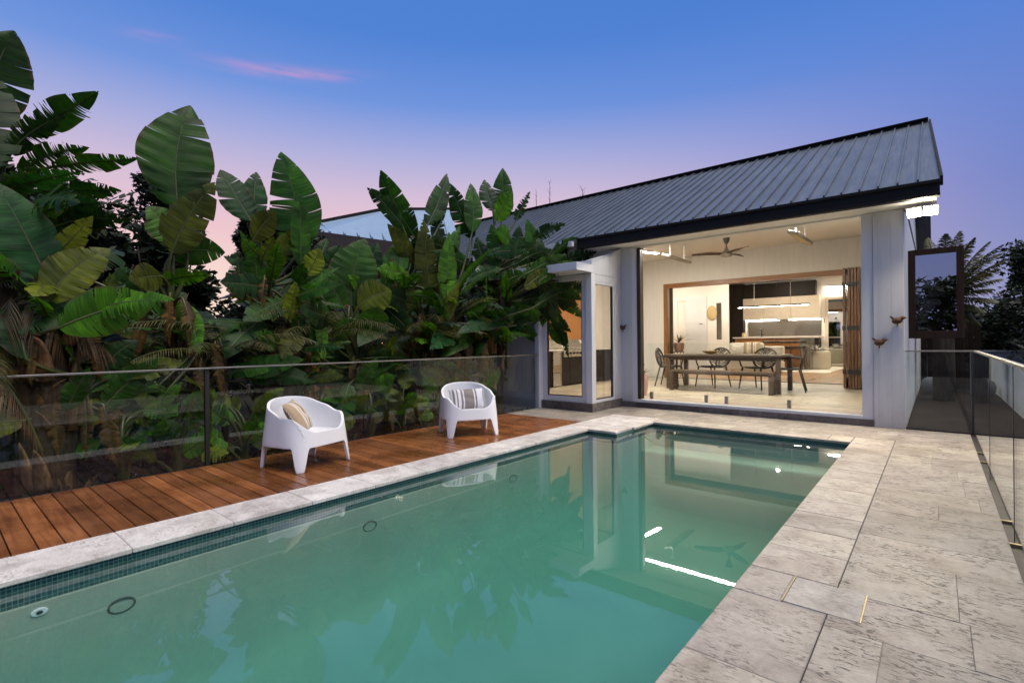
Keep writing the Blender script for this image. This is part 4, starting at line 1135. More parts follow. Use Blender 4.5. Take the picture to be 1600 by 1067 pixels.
def lotus(x, y, z, s, lab, seed):
    t = empty('lotus_ornament', (x, y, z), lab, 'ornament'); rr = random.Random(seed); mb = MB()
    for ring, (n, e, L) in enumerate(((9, .35, 1.0), (8, .85, .95), (5, 1.25, .8))):
        for k in range(n):
            a = 2*PI*k/n+ring*.4; d = Vector((math.cos(a)*math.cos(e), math.sin(a)*math.cos(e), math.sin(e))); sd = Vector((-math.sin(a), math.cos(a), 0)); up = d.cross(sd)*-1
            for i in range(5):
                def q(tt, g): w = .32*math.sin(PI*min(1,.12+.88*tt)**.8)*s*L; return Vector((x,y,z+.02*s))+d*s*L*tt+sd*w*g*.5+up*abs(g)*w*.25+Vector((0,0,1))*s*.15*tt*tt
                mb.quad(q(i/5,-1),q((i+1)/5,-1),q((i+1)/5,0),q(i/5,0)); mb.quad(q(i/5,0),q((i+1)/5,0),q((i+1)/5,1),q(i/5,1))
    mb.build('petals', M['petal'], t, smooth='all')
lotus(-3.58, 22.35, FZ+.71, .26, 'large white lotus flower ornament on the ottoman', 2)
lotus(-3.28, 22.42, FZ+.71, .19, 'smaller white lotus flower ornament at the right of the ottoman', 3)
def make_stool():
    root = empty('bar_stool', (0,0,0), 'timber bar stool with dark round seat', 'stool', 'bar stools at the island')
    mb = MB(); mb.lathe([(.20,.70),(.21,.74),(.20,.78)], (0,0,0), 20); mb.build('seat', M['black'], root, smooth=True)
    bp = [Vector((.20*math.cos(a), .20*math.sin(a), .92)) for a in [R(20)+R(140)*k/10 for k in range(11)]]
    MB().tube(bp, .035, 8, flat=1).build('backrest', M['black'], root, smooth='all')
    for sx in (-1, 1):
        for sy in (-1, 1): MB().tube([(sx*.13,sy*.13,.70),(sx*.19,sy*.19,0)], [.02,.015], 8).build('leg', M['stool'], root)
    MB().tube([(.16*math.cos(a),.16*math.sin(a),.28) for a in [2*PI*k/20 for k in range(21)]], .010, 6, cap=False).build('foot_ring', M['stool'], root)
    return root
so_ = make_stool()
for i, (x, lb) in enumerate(((-4.85,'timber bar stool at the island, partly behind the sofa'), (-4.35,'timber bar stool at the island, in the middle'), (-3.98,'bar stool with black curved back at the right end of the island'))):
    o = so_ if i == 0 else copy_tree(so_)
    o.location = (x, 20.85, FZ); o.scale = (1.15,1.15,1.15); tag(o, lb, 'stool', 'bar stools at the island')
bw = empty('woven_bowl', (-4.12, 12.25, .97), 'shallow woven bowl on the dining table', 'bowl')
mb = MB(); mb.lathe([(.05,0),(.12,.02),(.21,.075),(.215,.08),(.19,.065),(.05,.02)], (-4.12,12.25,.971), 24); mb.build('bowl', M['gold'], bw, smooth=True)

# ------------------------------------------------------------------ rusty birds on the piers
def bird(p, lab, s=1, flip=1):
    t = empty('iron_bird', p, lab, 'wall ornament', 'rusty iron birds'); p = Vector(p); mb = MB()
    y = p.y
    mb.ell(p, .065*s, .035*s, .048*s, 16, 10, Matrix.Rotation(R(-12*flip), 3, 'Y'))
    mb.build('body', M['rust'], t, smooth='all')
    h = MB(); h.ell(p+Vector((flip*.062*s,-.005,.038*s)), .030*s, .026*s, .028*s, 12, 8); h.tube([p+Vector((flip*.085*s,-.005,.038*s)), p+Vector((flip*.115*s,-.005,.036*s))], [.010*s,.001], 6); h.build('head', M['rust'], t, smooth='all')
    w = MB(); w.prism([p+Vector((-flip*.05*s,-.004,.01)), p+Vector((-flip*.095*s,-.004,.062*s)), p+Vector((-flip*.075*s,-.004,.070*s)), p+Vector((-flip*.02*s,-.004,.03*s))], (0,.012,0)); w.build('tail', M['rust'], t)
    f = MB(); f.tube([p+Vector((0,0,-.04*s)), p+Vector((0,.0,-.085*s))], .008*s, 6); f.tube([p+Vector((0,.0,-.07*s)), p+Vector((0,.05,-.075*s))], .006*s, 6); f.build('peg', M['rust'], t)
b1 = onY(973, 512, YF-.045); bird(b1, 'small rusty iron bird perched on the white pier left of the opening', .9, -1)
b2 = onY(1402, 501, YF-.075); bird(b2, 'upper of two rusty iron birds on the right white pier', 1.0, 1)
b3 = onY(1374, 535, YF-.075); bird(b3, 'lower of two rusty iron birds on the right white pier', 1.0, 1)

# ------------------------------------------------------------------ side path beyond the cross fence
sd = MB(); rr = random.Random(8); x = YF+.03
while x < 16.6:
    sd.cur = rr.random(); sd.box(-.34, x+.003, -.06, 4.0, x+.137, -.03); x += .14
tag(sd.build('side_deck', M['deck_dark'], fix=False), kind='structure')
rw = empty('rendered_wall', (2.5, 16.2, 0), 'pale blue grey rendered wall across the end of the side path', 'wall')
MB().box(.62, 16.1, -.1, 5.0, 16.3, .96).build('wall', M['render'], rw, bevel=.004); MB().box(.60, 16.08, .961, 5.0, 16.32, 1.0).build('wall_cap', M['render'], rw, bevel=.004)
df = empty('board_fence', (.2, 18.5, 0), 'dark stained board fence at the end of the side path', 'fence')
mb = MB(); x = -.33
while x < .9: mb.cur = rr.random(); mb.box(x, 18.4, -.1, x+.135, 18.43, 1.75); x += .14
mb.build('boards', M['dark_fence'], df); MB().box(-.33, 18.44, 1.2, .9, 18.48, 1.3).build('rail', M['dark_fence'], df)
pt = empty('round_pot', (-.13, 15.6, -.03), 'squat pale grey round pot beside the side path wall', 'pot')
mb = MB(); mb.lathe([(.16,0),(.24,.08),(.26,.22),(.22,.34),(.14,.40),(.12,.37)], (-.03,15.6,-.03), 24); mb.build('body', M['pot_grey'], pt, smooth=True)

# ------------------------------------------------------------------ planting
EYE = Vector((0, 0, CAMH))
def leaf_mesh(base, tip, half, roll=0.0, tear=.3, arch=.0, fold=.18, seed=0, org=Vector((0,0,0)), face=None, curl=.10):
    """paddle leaf: two blade halves cut into strips from margin towards midrib; returns mesh, midrib points"""
    r = random.Random(seed)
    base, tip = Vector(base), Vector(tip); d = tip-base; L = d.length; d.normalize()
    mid = (base+tip)/2
    n = (face if face is not None else (EYE-mid)).normalized(); n = n - d*n.dot(d)
    if n.length < 1e-3: n = Vector((0,0,1)) - d*d.z
    n.normalize(); n = Matrix.Rotation(roll, 3, d) @ n
    sd = d.cross(n); sd.normalize()
    upv = Vector((0,0,1)) - d*d.z
    if upv.length > 1e-3: upv.normalize()
    sway = r.uniform(-.05, .05); wf = r.uniform(22, 60)
    def mrib(t):
        return base + d*(L*t) + upv*(arch*L*4*t*(1-t)) + sd*(sway*L*math.sin(PI*t)) - n*(.10*L*max(0, t-.75)**2*4)
    def w(t):
        if t < .40: q = max(0, 1-((.40-t)/.43)**2.3)**.62
        else: q = max(0, 1-((t-.40)/.605)**1.6)**.92
        return half*q
    V, F, U, RN = [], [], [], []
    NC = 5
    for sg in (1, -1):
        cuts = [.0]; t = .0
        while t < .97:
            t += r.choice((.018,.025,.035,.05,.08) if tear > .65 else (.03,.045,.07,.10,.16)) if r.random() < tear else r.uniform(.12, .34)
            cuts.append(min(t, 1.0))
        if cuts[-1] < 1: cuts.append(1.0)
        for a, b in zip(cuts, cuts[1:]):
            torn = r.random() < tear*1.3
            gap = r.uniform(.003, .010) + (r.uniform(.008, .035) if torn else 0)
            droop = r.gauss(0, .05) + (r.uniform(-.1, .35) if torn else 0)*tear
            short = r.uniform(.78, 1.0) if torn and tear > .4 else r.uniform(.95, 1.0)
            depth = r.uniform(.05, .4) if torn else r.uniform(.3, .8)
            K = max(2, int((b-a)/.035)+1)
            base_i = len(V); srnd = r.random()
            for k in range(K+1):
                f = k/K
                for j in range(NC+1):
                    s = j/NC
                    g2 = gap*max(0, s-depth)/(1-depth)
                    t0, t1 = a+g2*.5, b-g2*.5
                    tt = t0+(t1-t0)*f
                    ww = w(min(1, max(0, tt)))*short
                    tq = tt + .16*s*s*ww/L*.9 + .10*s*ww/L          # veins sweep towards the tip
                    p = mrib(min(tq, 1.06)) + sd*(sg*ww*s*(1-.03*s)) + n*(fold*s*ww*(1-.3*s) - (curl+droop)*s*s*ww*1.2)
                    p = p + n*(.0045*math.sin(tt*wf+sg)*s*ww/.2) - Vector((0,0,1))*max(0, droop)*s*s*ww*.8
                    V.append(p-org); U.append((tt*.5+(1.7 if sg > 0 else 0), .5+sg*s*.5))
            for k in range(K):
                for j in range(NC):
                    q = base_i + k*(NC+1)+j
                    fc = (q, q+1, q+NC+2, q+NC+1)
                    F.append(fc if sg > 0 else fc[::-1]); RN.append(srnd)
    me = bpy.data.meshes.new('leaf'); me.from_pydata([tuple(v) for v in V], [], F)
    at = me.attributes.new('rnd', 'FLOAT', 'FACE'); at.data.foreach_set('value', RN)
    ul = me.uv_layers.new(name='UVMap'); flat = []
    for f in F:
        for i in f: flat += U[i]
    ul.data.foreach_set('uv', flat)
    for p in me.polygons: p.use_smooth = True
    me.materials.append(M['leaf'])
    rib = [mrib(t) + n*(-.004) for t in (0,.15,.3,.45,.6,.75,.88,.97)]
    return me, rib
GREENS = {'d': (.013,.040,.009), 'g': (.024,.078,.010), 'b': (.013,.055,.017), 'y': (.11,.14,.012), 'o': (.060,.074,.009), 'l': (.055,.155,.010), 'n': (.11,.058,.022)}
LC = [0]
def add_leaf(plant, crown, base, tip, half, hue='g', tear=.3, roll=0, arch=0, fold=.18, stalk=True, face=None):
    LC[0] += 1; seed = LC[0]*7+1; rr = random.Random(seed)
    org = ORG[plant.name]
    me, rib = leaf_mesh(base, tip, half, roll, tear, arch, fold, seed, org, face)
    o = bpy.data.objects.new('leaf', me); COL.objects.link(o); o.parent = plant
    c = GREENS[hue]; k = rr.uniform(1.0, 1.5); o.color = (c[0]*k*rr.uniform(.9,1.1), c[1]*k, c[2]*k*rr.uniform(.85,1.15), 1)
    base = Vector(base); d = (Vector(tip)-base).normalized()
    mb = MB()
    pts = []; 
    if stalk and crown is not None:
        c0 = Vector(crown); q = base - d*(base-c0).length*.45; q = q*.6 + Vector((c0.x, c0.y, (c0.z+base.z)/2))*.4
        pts = bez(c0, q, base, 8)[:-1]
    n0 = len(pts); rad = [.030-.014*i/max(1, n0) for i in range(n0)] + [.0135*(1-.85*i/len(rib)) for i in range(len(rib))]
    mb.tube(pts+rib, rad, 6)
    st = mb.build('leaf_stalk', M['stalk'], o, smooth='all', fix=False)
    return o
def strel(name_label, base, stems, group='giant bird of paradise plants along the fence'):
    t = empty('bird_of_paradise_plant', base, name_label, 'plant', group)
    b = Vector(base)
    crowns = []
    for (dx, dy, h, r0) in stems:
        rr = random.Random(int(dx*100)+int(dy*77)+int(h*31))
        top = b + Vector((dx, dy, h)); lean = Vector((dx*.3, dy*.3, h*.5)) + b
        mb = MB(); pts = bez(b+Vector((dx*.4, dy*.4, -.2)), lean, top, 7); mb.tube(pts, [r0*(1.15-.55*i/6) for i in range(7)], 10)
        mb.build('stem', M['stem'], t, smooth='all')
        # old leaf sheaths clasping the stem
        sm = MB()
        for k in range(int((6+h*3)*(2.0 if r0 > .15 else 1))):
            f = rr.uniform(.1, 1.0); p = pts[int(f*6)] ; a = rr.uniform(0, 2*PI); out = Vector((math.cos(a), math.sin(a), 0)); L = rr.uniform(.25, .65)
            p0 = p + out*r0*.9 - Vector((0,0,.1)); p1 = p + out*(r0*1.05+.03) + Vector((0,0,L*.5)); p2 = p + out*(r0+rr.uniform(.05,.26)) + Vector((0,0,L*rr.uniform(.5,1.0)))
            sm.tube(bez(p0, p1, p2, 6), [r0*.42, r0*.40, r0*.33, r0*.25, r0*.16, r0*.03], 6, flat=.45)
        sm.build('dry_sheath', M['sheath'], t, smooth='all')
        crowns.append(top)
    return t, crowns
def P(u, v, X): return onX(u, v, X)

# (label, base, stems) and hero leaves traced from the photograph's outline: (base u,v,X, tip u,v,X, half width m, hue, tear, roll)
plants = {}
def plant(key, label, base, stems): plants[key] = strel(label, base, stems)
plant('A', 'giant bird of paradise at the far left of the row with thick peeling trunk', (-6.65, .80, -.2), [(.05,.05,1.95,.19), (-.02,-.22,1.5,.14), (.1,.26,1.2,.12)])
plant('A2', 'tallest giant bird of paradise at the left picture edge, torn fronds against the sky', (-7.4, .55, -.2), [(0,0,3.1,.13), (.1,.5,2.6,.11)])
plant('B', 'giant bird of paradise with one huge upright leaf rising highest, left of the armchairs', (-6.95, 1.95, -.2), [(0,0,2.0,.075), (.05,.3,1.5,.07)])
plant('C', 'giant bird of paradise right behind the nearest armchair with a broad striped upright leaf', (-6.9, 3.15, -.2), [(0,-.1,2.3,.10), (.1,.25,1.7,.08)])
plant('D', 'lower leafy bird of paradise between the two armchairs, below the blue roof', (-6.75, 4.35, -.2), [(0,0,1.2,.08), (0,.4,.9,.07)])
plant('E', 'giant bird of paradise with narrow leaves fanned against pink sky beside the blue roof', (-6.9, 5.35, -.2), [(0,0,2.4,.10), (.1,.3,1.9,.09)])
plant('F', 'giant bird of paradise behind the farther armchair with a bright lime leaf', (-6.7, 6.25, -.2), [(0,0,2.2,.10), (0,.3,1.6,.09)])
plant('G', 'dense giant bird of paradise by the house, torn fronds reaching over the corner window', (-6.55, 7.15, -.2), [(0,0,2.7,.12), (.2,.2,2.2,.10), (.15,-.3,1.8,.09)])
hero = {
'A2': [(-22,190,-7.3, 24,48,-7.2,.33,'d',.25,.3), (40,212,-7.1, 156,145,-6.7,.24,'d',.85,.75), (80,262,-7.0, 216,250,-6.5,.20,'d',.8,.95),
       (10,300,-7.0, 130,270,-6.6,.20,'b',.6,.9), (15,240,-7.1, 105,178,-6.9,.17,'d',.95,.5), (30,270,-7.1, 140,232,-6.8,.16,'g',.95,.5), (55,330,-7.0, 160,318,-6.7,.17,'b',.95,.5), (70,360,-7.1, 205,345,-6.8,.17,'d',.95,.5), (-10,330,-7.0, 60,262,-6.8,.18,'g',.9,.4), (20,360,-6.9, 110,318,-6.6,.15,'g',.95,.5), (60,300,-7.2, 190,300,-6.9,.2,'d',.7,.8), (-5,260,-7.0,-10,110,-7.3,.25,'d',.6,0), (95,330,-7.2, 175,350,-6.9,.2,'d',.8,.6)],
'A': [(72,432,-6.4, -8,282,-6.5,.26,'b',.12,.35), (78,408,-6.5, 146,338,-6.4,.13,'y',.55,.25), (76,470,-6.3, 172,388,-6.3,.22,'y',.25,-.25),
      (92,512,-6.2, 246,468,-6.1,.25,'l',.35,.15), (70,440,-6.4, 52,462,-6.1,.12,'y',.3,.3), (40,560,-6.3, 20,470,-6.5,.2,'d',.4,.4), (120,470,-6.5, 30,520,-6.3,.2,'g',.5,.6),
      (105,640,-6.25,140,575,-6.15,.12,'g',.4,.5), (160,640,-6.4, 250,560,-6.3,.17,'g',.5,.3)],
'B': [(278,325,-6.9, 298,163,-7.0,.42,'g',.34,.05), (268,395,-6.8, 336,284,-6.6,.26,'o',.45,-.1), (290,382,-6.85, 231,322,-6.9,.24,'l',.2,.55),
      (252,432,-6.8, 203,436,-6.5,.17,'o',.2,.2), (270,400,-6.9, 352,395,-6.8,.2,'g',.2,.35), (292,478,-6.8, 311,552,-6.5,.13,'l',.3,.2), (245,470,-6.9, 180,420,-6.8,.20,'d',.7,.3), (250,440,-6.9, 330,430,-6.6,.15,'l',.8,.6), (230,640,-6.5, 180,700,-6.4,.28,'o',.15,.2), (250,600,-6.7, 205,690,-6.4,.17,'l',.2,.3)],
'C': [(398,345,-7.0, 401,268,-7.1,.18,'b',.08,.2), (392,345,-6.9, 345,264,-7.1,.24,'b',.1,.55), (462,400,-6.9, 438,236,-7.0,.36,'g',.42,-.05), (470,415,-6.7, 468,300,-6.6,.20,'g',.3,.75),
      (395,375,-6.7, 432,330,-6.6,.20,'o',.1,.6), (405,400,-6.7, 378,372,-6.5,.10,'l',.8,.2), (410,410,-6.7, 428,370,-6.5,.10,'y',.7,.2), (420,450,-6.8, 345,440,-6.6,.2,'d',.5,.4),
      (430,420,-6.8, 452,360,-6.7,.16,'o',.6,.3), (400,450,-6.8, 395,390,-6.7,.18,'g',.6,.3), (450,500,-6.6, 462,440,-6.5,.14,'y',.3,.4), (380,470,-6.8, 372,400,-6.8,.18,'d',.6,.3), (440,540,-6.5, 400,520,-6.3,.16,'g',.6,.4), (470,520,-6.5, 440,560,-6.3,.16,'o',.5,.3),
      (480,430,-6.6, 500,388,-6.5,.16,'y',.4,.3), (445,470,-6.7, 380,500,-6.5,.2,'g',.6,.4), (470,450,-6.5, 500,470,-6.3,.13,'l',.3,.4), (490,540,-6.5, 497,450,-6.5,.11,'l',.1,.8), (410,500,-6.7, 350,560,-6.5,.2,'d',.5,.4), (430,440,-6.8, 350,400,-6.9,.2,'d',.7,.3)],
'D': [(548,478,-6.7, 570,372,-6.7,.38,'g',.4,.12), (560,480,-6.6, 612,455,-6.4,.28,'y',.35,0), (575,520,-6.6, 590,480,-6.3,.26,'g',.15,.4), (535,480,-6.7, 505,420,-6.7,.2,'g',.2,.4),
      (505,440,-6.9, 535,382,-6.9,.2,'d',.5,.3), (545,450,-6.9, 530,392,-7.0,.18,'g',.5,.3), (575,440,-6.9, 590,378,-6.9,.2,'d',.6,.3), (600,450,-6.9, 625,375,-6.9,.2,'g',.5,.3), (560,430,-7.0, 552,375,-7.0,.16,'o',.6,.3), (580,470,-6.8, 545,430,-6.6,.18,'l',.6,.4), (610,500,-6.7, 645,450,-6.5,.2,'o',.5,.3), (520,530,-6.6, 560,500,-6.4,.18,'g',.5,.4), (575,560,-6.5, 640,560,-6.3,.18,'d',.5,.5), (490,440,-6.9, 498,380,-6.9,.14,'d',.5,.3),
      (520,500,-6.5, 470,480,-6.3,.2,'d',.2,.4), (505,560,-6.4, 495,470,-6.5,.11,'l',.1,.7), (600,480,-6.6, 640,520,-6.3,.2,'d',.4,.3), (545,600,-6.4, 520,690,-6.2,.2,'g',.3,.2), (560,610,-6.4, 590,560,-6.3,.16,'g',.3,.5), (500,420,-6.9, 512,372,-7.0,.15,'d',.4,.3)],
'E': [(648,372,-6.9, 594,266,-7.0,.25,'g',.42,-.2), (628,352,-6.9, 574,293,-7.0,.17,'d',.45,.2), (668,352,-6.9, 699,270,-6.9,.20,'d',.5,.15), (690,345,-6.9,697,292,-6.9,.1,'b',.2,.6), (645,410,-6.8, 606,350,-6.7,.16,'o',.2,.3),
      (640,420,-6.8, 668,352,-6.9,.18,'d',.6,.3), (690,430,-6.8, 720,352,-6.8,.18,'g',.6,.3), (620,440,-6.8, 632,360,-6.9,.18,'g',.5,.3), (690,400,-6.9, 682,318,-7.0,.16,'d',.5,.3),
      (672,470,-6.6, 662,342,-6.6,.24,'o',.65,.3), (640,430,-6.8, 590,420,-6.6,.2,'l',.6,.4), (650,480,-6.6, 590,450,-6.5,.2,'d',.4,.3), (640,380,-6.8, 720,395,-6.7,.2,'d',.5,.3), (640,460,-6.6, 700,480,-6.3,.14,'l',.7,.4), (660,450,-6.6,700,500,-6.3,.1,'l',.4,.3), (605,500,-6.7,560,540,-6.4,.2,'d',.3,.3)],
'F': [(738,372,-6.8, 703,286,-6.9,.22,'d',.5,.25), (738,362,-6.7, 736,286,-6.8,.20,'g',.05,.35), (697,468,-6.4, 703,362,-6.4,.20,'l',.15,.55), (706,460,-6.4, 772,388,-6.3,.10,'l',.1,.9), (700,500,-6.4,718,440,-6.3,.12,'y',.2,.5),
      (740,420,-6.7, 660,400,-6.6,.2,'d',.7,.3), (730,500,-6.5, 810,450,-6.3,.2,'g',.5,.5), (735,440,-6.6, 800,430,-6.4,.2,'d',.7,.3), (745,520,-6.4, 690,560,-6.3,.18,'g',.3,.3), (760,500,-6.4, 745,560,-6.2,.12,'g',.3,.5)],
'G': [(784,345,-6.6, 786,262,-6.6,.24,'g',.35,.2), (775,345,-6.5, 800,298,-6.3,.24,'l',.06,.6), (770,330,-6.6, 757,280,-6.8,.2,'b',.45,.4), (806,345,-6.4, 829,299,-6.2,.12,'d',.85,.3), (800,380,-6.4, 775,360,-6.2,.2,'l',.1,.6),
      (842,450,-6.1, 824,342,-6.2,.26,'g',.06,.35), (830,378,-6.2, 884,350,-5.6,.18,'d',.9,.4), (862,418,-5.8, 934,394,-5.3,.24,'d',.85,.35), (884,432,-5.7, 976,432,-5.1,.17,'b',.85,.55), (870,440,-5.7, 925,418,-5.3,.18,'g',.8,.3),
      (800,440,-6.2, 866,432,-5.9,.22,'o',.3,.3), (800,470,-6.2, 866,516,-5.8,.17,'l',.4,.35), (815,470,-6.0, 905,478,-5.6,.21,'d',.5,.45), (855,460,-5.9, 915,500,-5.6,.15,'d',.4,.4), (860,505,-5.9, 880,540,-5.6,.16,'d',.1,.4), (845,500,-5.9, 920,440,-5.6,.20,'d',.6,.3),
      (838,470,-5.9, 892,520,-5.35,.17,'d',.6,.3), (850,440,-5.8, 912,470,-5.3,.16,'g',.6,.35), (845,430,-5.9, 905,415,-5.3,.17,'d',.6,.4), (835,400,-6.0, 880,440,-5.5,.18,'g',.5,.3), (842,440,-5.8, 872,505,-5.4,.17,'o',.5,.2), (856,400,-5.9, 908,428,-5.4,.15,'d',.7,.5),
       (815,432,-5.6, 884,398,-5.3,.15,'g',.6,.4), (828,402,-5.6, 880,428,-5.3,.16,'d',.7,.4), (840,442,-5.5, 898,408,-5.25,.14,'g',.5,.4), (808,412,-5.7, 864,390,-5.4,.16,'d',.6,.4), (820,450,-5.6, 862,420,-5.4,.15,'o',.4,.3), (835,480,-5.6, 890,452,-5.35,.15,'d',.6,.4), (852,470,-5.8, 888,560,-5.45,.14,'d',.6,.3), (862,400,-5.8, 905,372,-5.5,.13,'g',.7,.5), (835,420,-6.0, 842,372,-6.0,.16,'d',.6,.3), (870,440,-5.6, 918,452,-5.25,.13,'d',.7,.5),
       (800,420,-6.3, 812,352,-6.2,.20,'d',.5,.3), (815,420,-6.2, 850,380,-6.0,.18,'g',.5,.3), (775,420,-6.4, 768,350,-6.4,.20,'g',.5,.3), (790,400,-6.4, 830,370,-6.2,.16,'d',.6,.4), (760,420,-6.4, 745,370,-6.5,.18,'d',.5,.3), (782,450,-6.2, 822,428,-6.0,.18,'g',.4,.3),
      (790,500,-6.2, 715,520,-6.1,.17,'b',.4,.5), (780,480,-6.2, 850,540,-6.0,.2,'g',.5,.4), (800,430,-6.3, 730,440,-6.2,.20,'d',.6,.3), (820,400,-6.3, 760,400,-6.3,.2,'d',.6,.3), (850,420,-6.0, 900,370,-5.9,.17,'d',.7,.4)],
}
rngl = random.Random(99)
for key, hs in hero.items():
    t, crowns = plants[key]
    for (u0, v0, x0, u1, v1, x1, hw, hue, tear, roll) in hs:
        b, tp_ = P(u0, v0, x0), P(u1, v1, x1)
        c = min(crowns, key=lambda q: (q-b).length + (2 if q.z > b.z else 0))
        add_leaf(t, c, b, tp_, hw, hue, tear, roll, arch=.02 if abs(v1-v0) > abs(u1-u0) else .05)
# further leaves inside each clump
def proj(p):
    s_, c_ = math.sin(TH), math.cos(TH); cr, sr = math.cos(ROLL), math.sin(ROLL)
    d = -s_*p.x + c_*p.y; x = FPX*(c_*p.x + s_*p.y)/d; y = -FPX*(p.z-CAMH)/d
    return 800+cr*x-sr*y, CYP+sr*x+cr*y
SKYLINE = [(-300,150),(-50,150),(0,215),(60,255),(120,290),(180,335),(230,345),(290,385),(350,365),(370,330),(420,315),(470,345),(490,385),(600,392),(625,355),(700,350),(760,320),(800,340),(850,395),(900,425),(960,445),(1100,445)]
def allowed(p):
    """keeps the filler foliage under the outline the clumps show against sky and roof, and off the bright gap"""
    if -math.sin(TH)*p.x + math.cos(TH)*p.y < .5: return False
    u, v = proj(p)
    if 298 < u < 352 and 385 < v < 485: return False
    for (a, va), (b, vb) in zip(SKYLINE, SKYLINE[1:]):
        if a <= u <= b: return v > va+(vb-va)*(u-a)/(b-a)
    return False
def fill(key, n, lo=.5, hues='ddddgggbo', big=1.0, thin=False):
    t, crowns = plants[key]; b = ORG[t.name]
    for k in range(n):
        for _ in range(30):
            c = rngl.choice(crowns); a = rngl.uniform(0, 2*PI); e = rngl.uniform(.05, 1.35)
            st = rngl.uniform(.3, .8)*big; cz = rngl.uniform(lo, c.z)
            o0 = Vector((c.x, c.y, cz)); d = Vector((math.cos(a)*math.cos(e), math.sin(a)*math.cos(e), math.sin(e)))
            bs = o0 + d*st*.8; L = rngl.uniform(.65, 1.15)*big; tp2 = bs + Vector((d.x*1.1, d.y*1.1, d.z*.75-.25))*L
            md = (bs+tp2)/2; up_ = Vector((0,0,.12))
            if not (allowed(bs+up_) and allowed(tp2+up_) and allowed(md+up_)) or tp2.z < .15: continue
            if max(bs.x, tp2.x) > (-6.12 if min(bs.z, tp2.z) < 1.2 else -5.7): continue
            if tp2.y > 7.6 or bs.y > 7.6: continue
            break
        else: continue
        out = Vector((.6, -.25, .75))
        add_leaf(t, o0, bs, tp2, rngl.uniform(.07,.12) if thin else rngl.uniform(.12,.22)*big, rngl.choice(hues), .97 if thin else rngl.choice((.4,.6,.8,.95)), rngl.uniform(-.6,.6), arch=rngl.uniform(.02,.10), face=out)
plant('H', 'shaded bird of paradise in the second row, behind the thick left trunk', (-8.6, .9, -.2), [(0,0,2.7,.10), (0,.6,2.2,.09)])
plant('I', 'shaded bird of paradise in the second row, just left of the bright sky gap', (-8.5, 1.75, -.2), [(0,0,2.2,.09), (.2,.2,1.6,.09)])
plant('J', 'shaded bird of paradise in the second row, behind the broad striped leaf', (-8.5, 3.6, -.2), [(0,0,2.3,.09), (0,.4,1.8,.08)])
plant('K', 'shaded bird of paradise in the second row, under the pale blue roof', (-8.4, 5.2, -.2), [(0,0,1.9,.09), (0,.6,1.8,.08)])
plant('L', 'shaded bird of paradise in the second row, behind the bright lime leaf', (-8.2, 6.7, -.2), [(0,0,2.8,.09), (0,.5,2.5,.08)])
for k_, n_ in (('A',16),('A2',18),('B',18),('C',22),('D',22),('E',24),('F',24),('G',26)): fill(k_, n_, hues='dddggggblloy')
for k_, n_ in (('A',8),('B',10),('C',10),('D',10),('E',12),('F',12),('G',12)): fill(k_, n_, .4, 'gglloydy', .62)
for k_, n_ in (('A',8),('B',10),('C',12),('D',10),('E',14),('F',14),('G',14)): fill(k_, n_, .6, 'dgglbo', .8, thin=True)
for k_ in 'ABCDEFG':                       # dead leaves folded down against the stems
    t, crowns = plants[k_]
    for c in crowns:
        for q in range(3):
            a = rngl.uniform(-1.6, 1.2); o0 = Vector((c.x, c.y, c.z*rngl.uniform(.6, 1.0))); b0 = o0 + Vector((math.cos(a)*.22, math.sin(a)*.22, .10)); e0 = b0 + Vector((math.cos(a)*.16, math.sin(a)*.16, -rngl.uniform(.5,.8)))
            if b0.x > -6.15: continue
            add_leaf(t, o0, b0, e0, rngl.uniform(.06,.11), 'n', .9, rngl.uniform(-.8,.8), arch=.04, fold=.5)
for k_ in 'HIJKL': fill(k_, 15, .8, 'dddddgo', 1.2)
# broad low leaves behind the glass
def low_clump(label, x, y, n, hmax, seed):
    t = empty('low_leafy_plant', (x, y, -.2), label, 'plant', 'low plants behind the glass fence')
    r = random.Random(seed); b = Vector((x, y, -.2))
    for k in range(n):
        a = r.uniform(0, 2*PI); h = r.uniform(.25, hmax); out = r.uniform(.05, .25)
        bs = b + Vector((math.cos(a)*out*.6, math.sin(a)*out, h)); tp2 = bs + Vector((math.cos(a)*.25+.08, math.sin(a)*.3, r.uniform(-.15, .4)))
        if tp2.x > -6.05: tp2.x = -6.06
        add_leaf(t, b, bs, tp2, r.uniform(.09,.17), r.choice('lllyyog'), r.choice((.2,.5,.8)), r.uniform(-.5,.5), face=Vector((.9,-.2,.4)))
lows = [(-6.35,1.35,'low broad leaf plant behind the glass near the trunk at the left'),(-6.4,1.85,'low plant with wide olive leaves left of the dark fence post'),(-6.45,2.55,'low leafy plant just right of the dark fence post'),(-6.4,3.55,'low leafy plant behind the nearest armchair'),
        (-6.4,4.3,'low leafy plant right of the nearest armchair'),(-6.45,4.95,'low leafy plant halfway between the armchairs'),(-6.4,5.7,'low leafy plant behind the farther armchair'),(-6.4,6.6,'low leafy plant at the house end of the deck')]
for i, (x, y, lb) in enumerate(lows): low_clump(lb, x, y, 13, .85, 40+i)

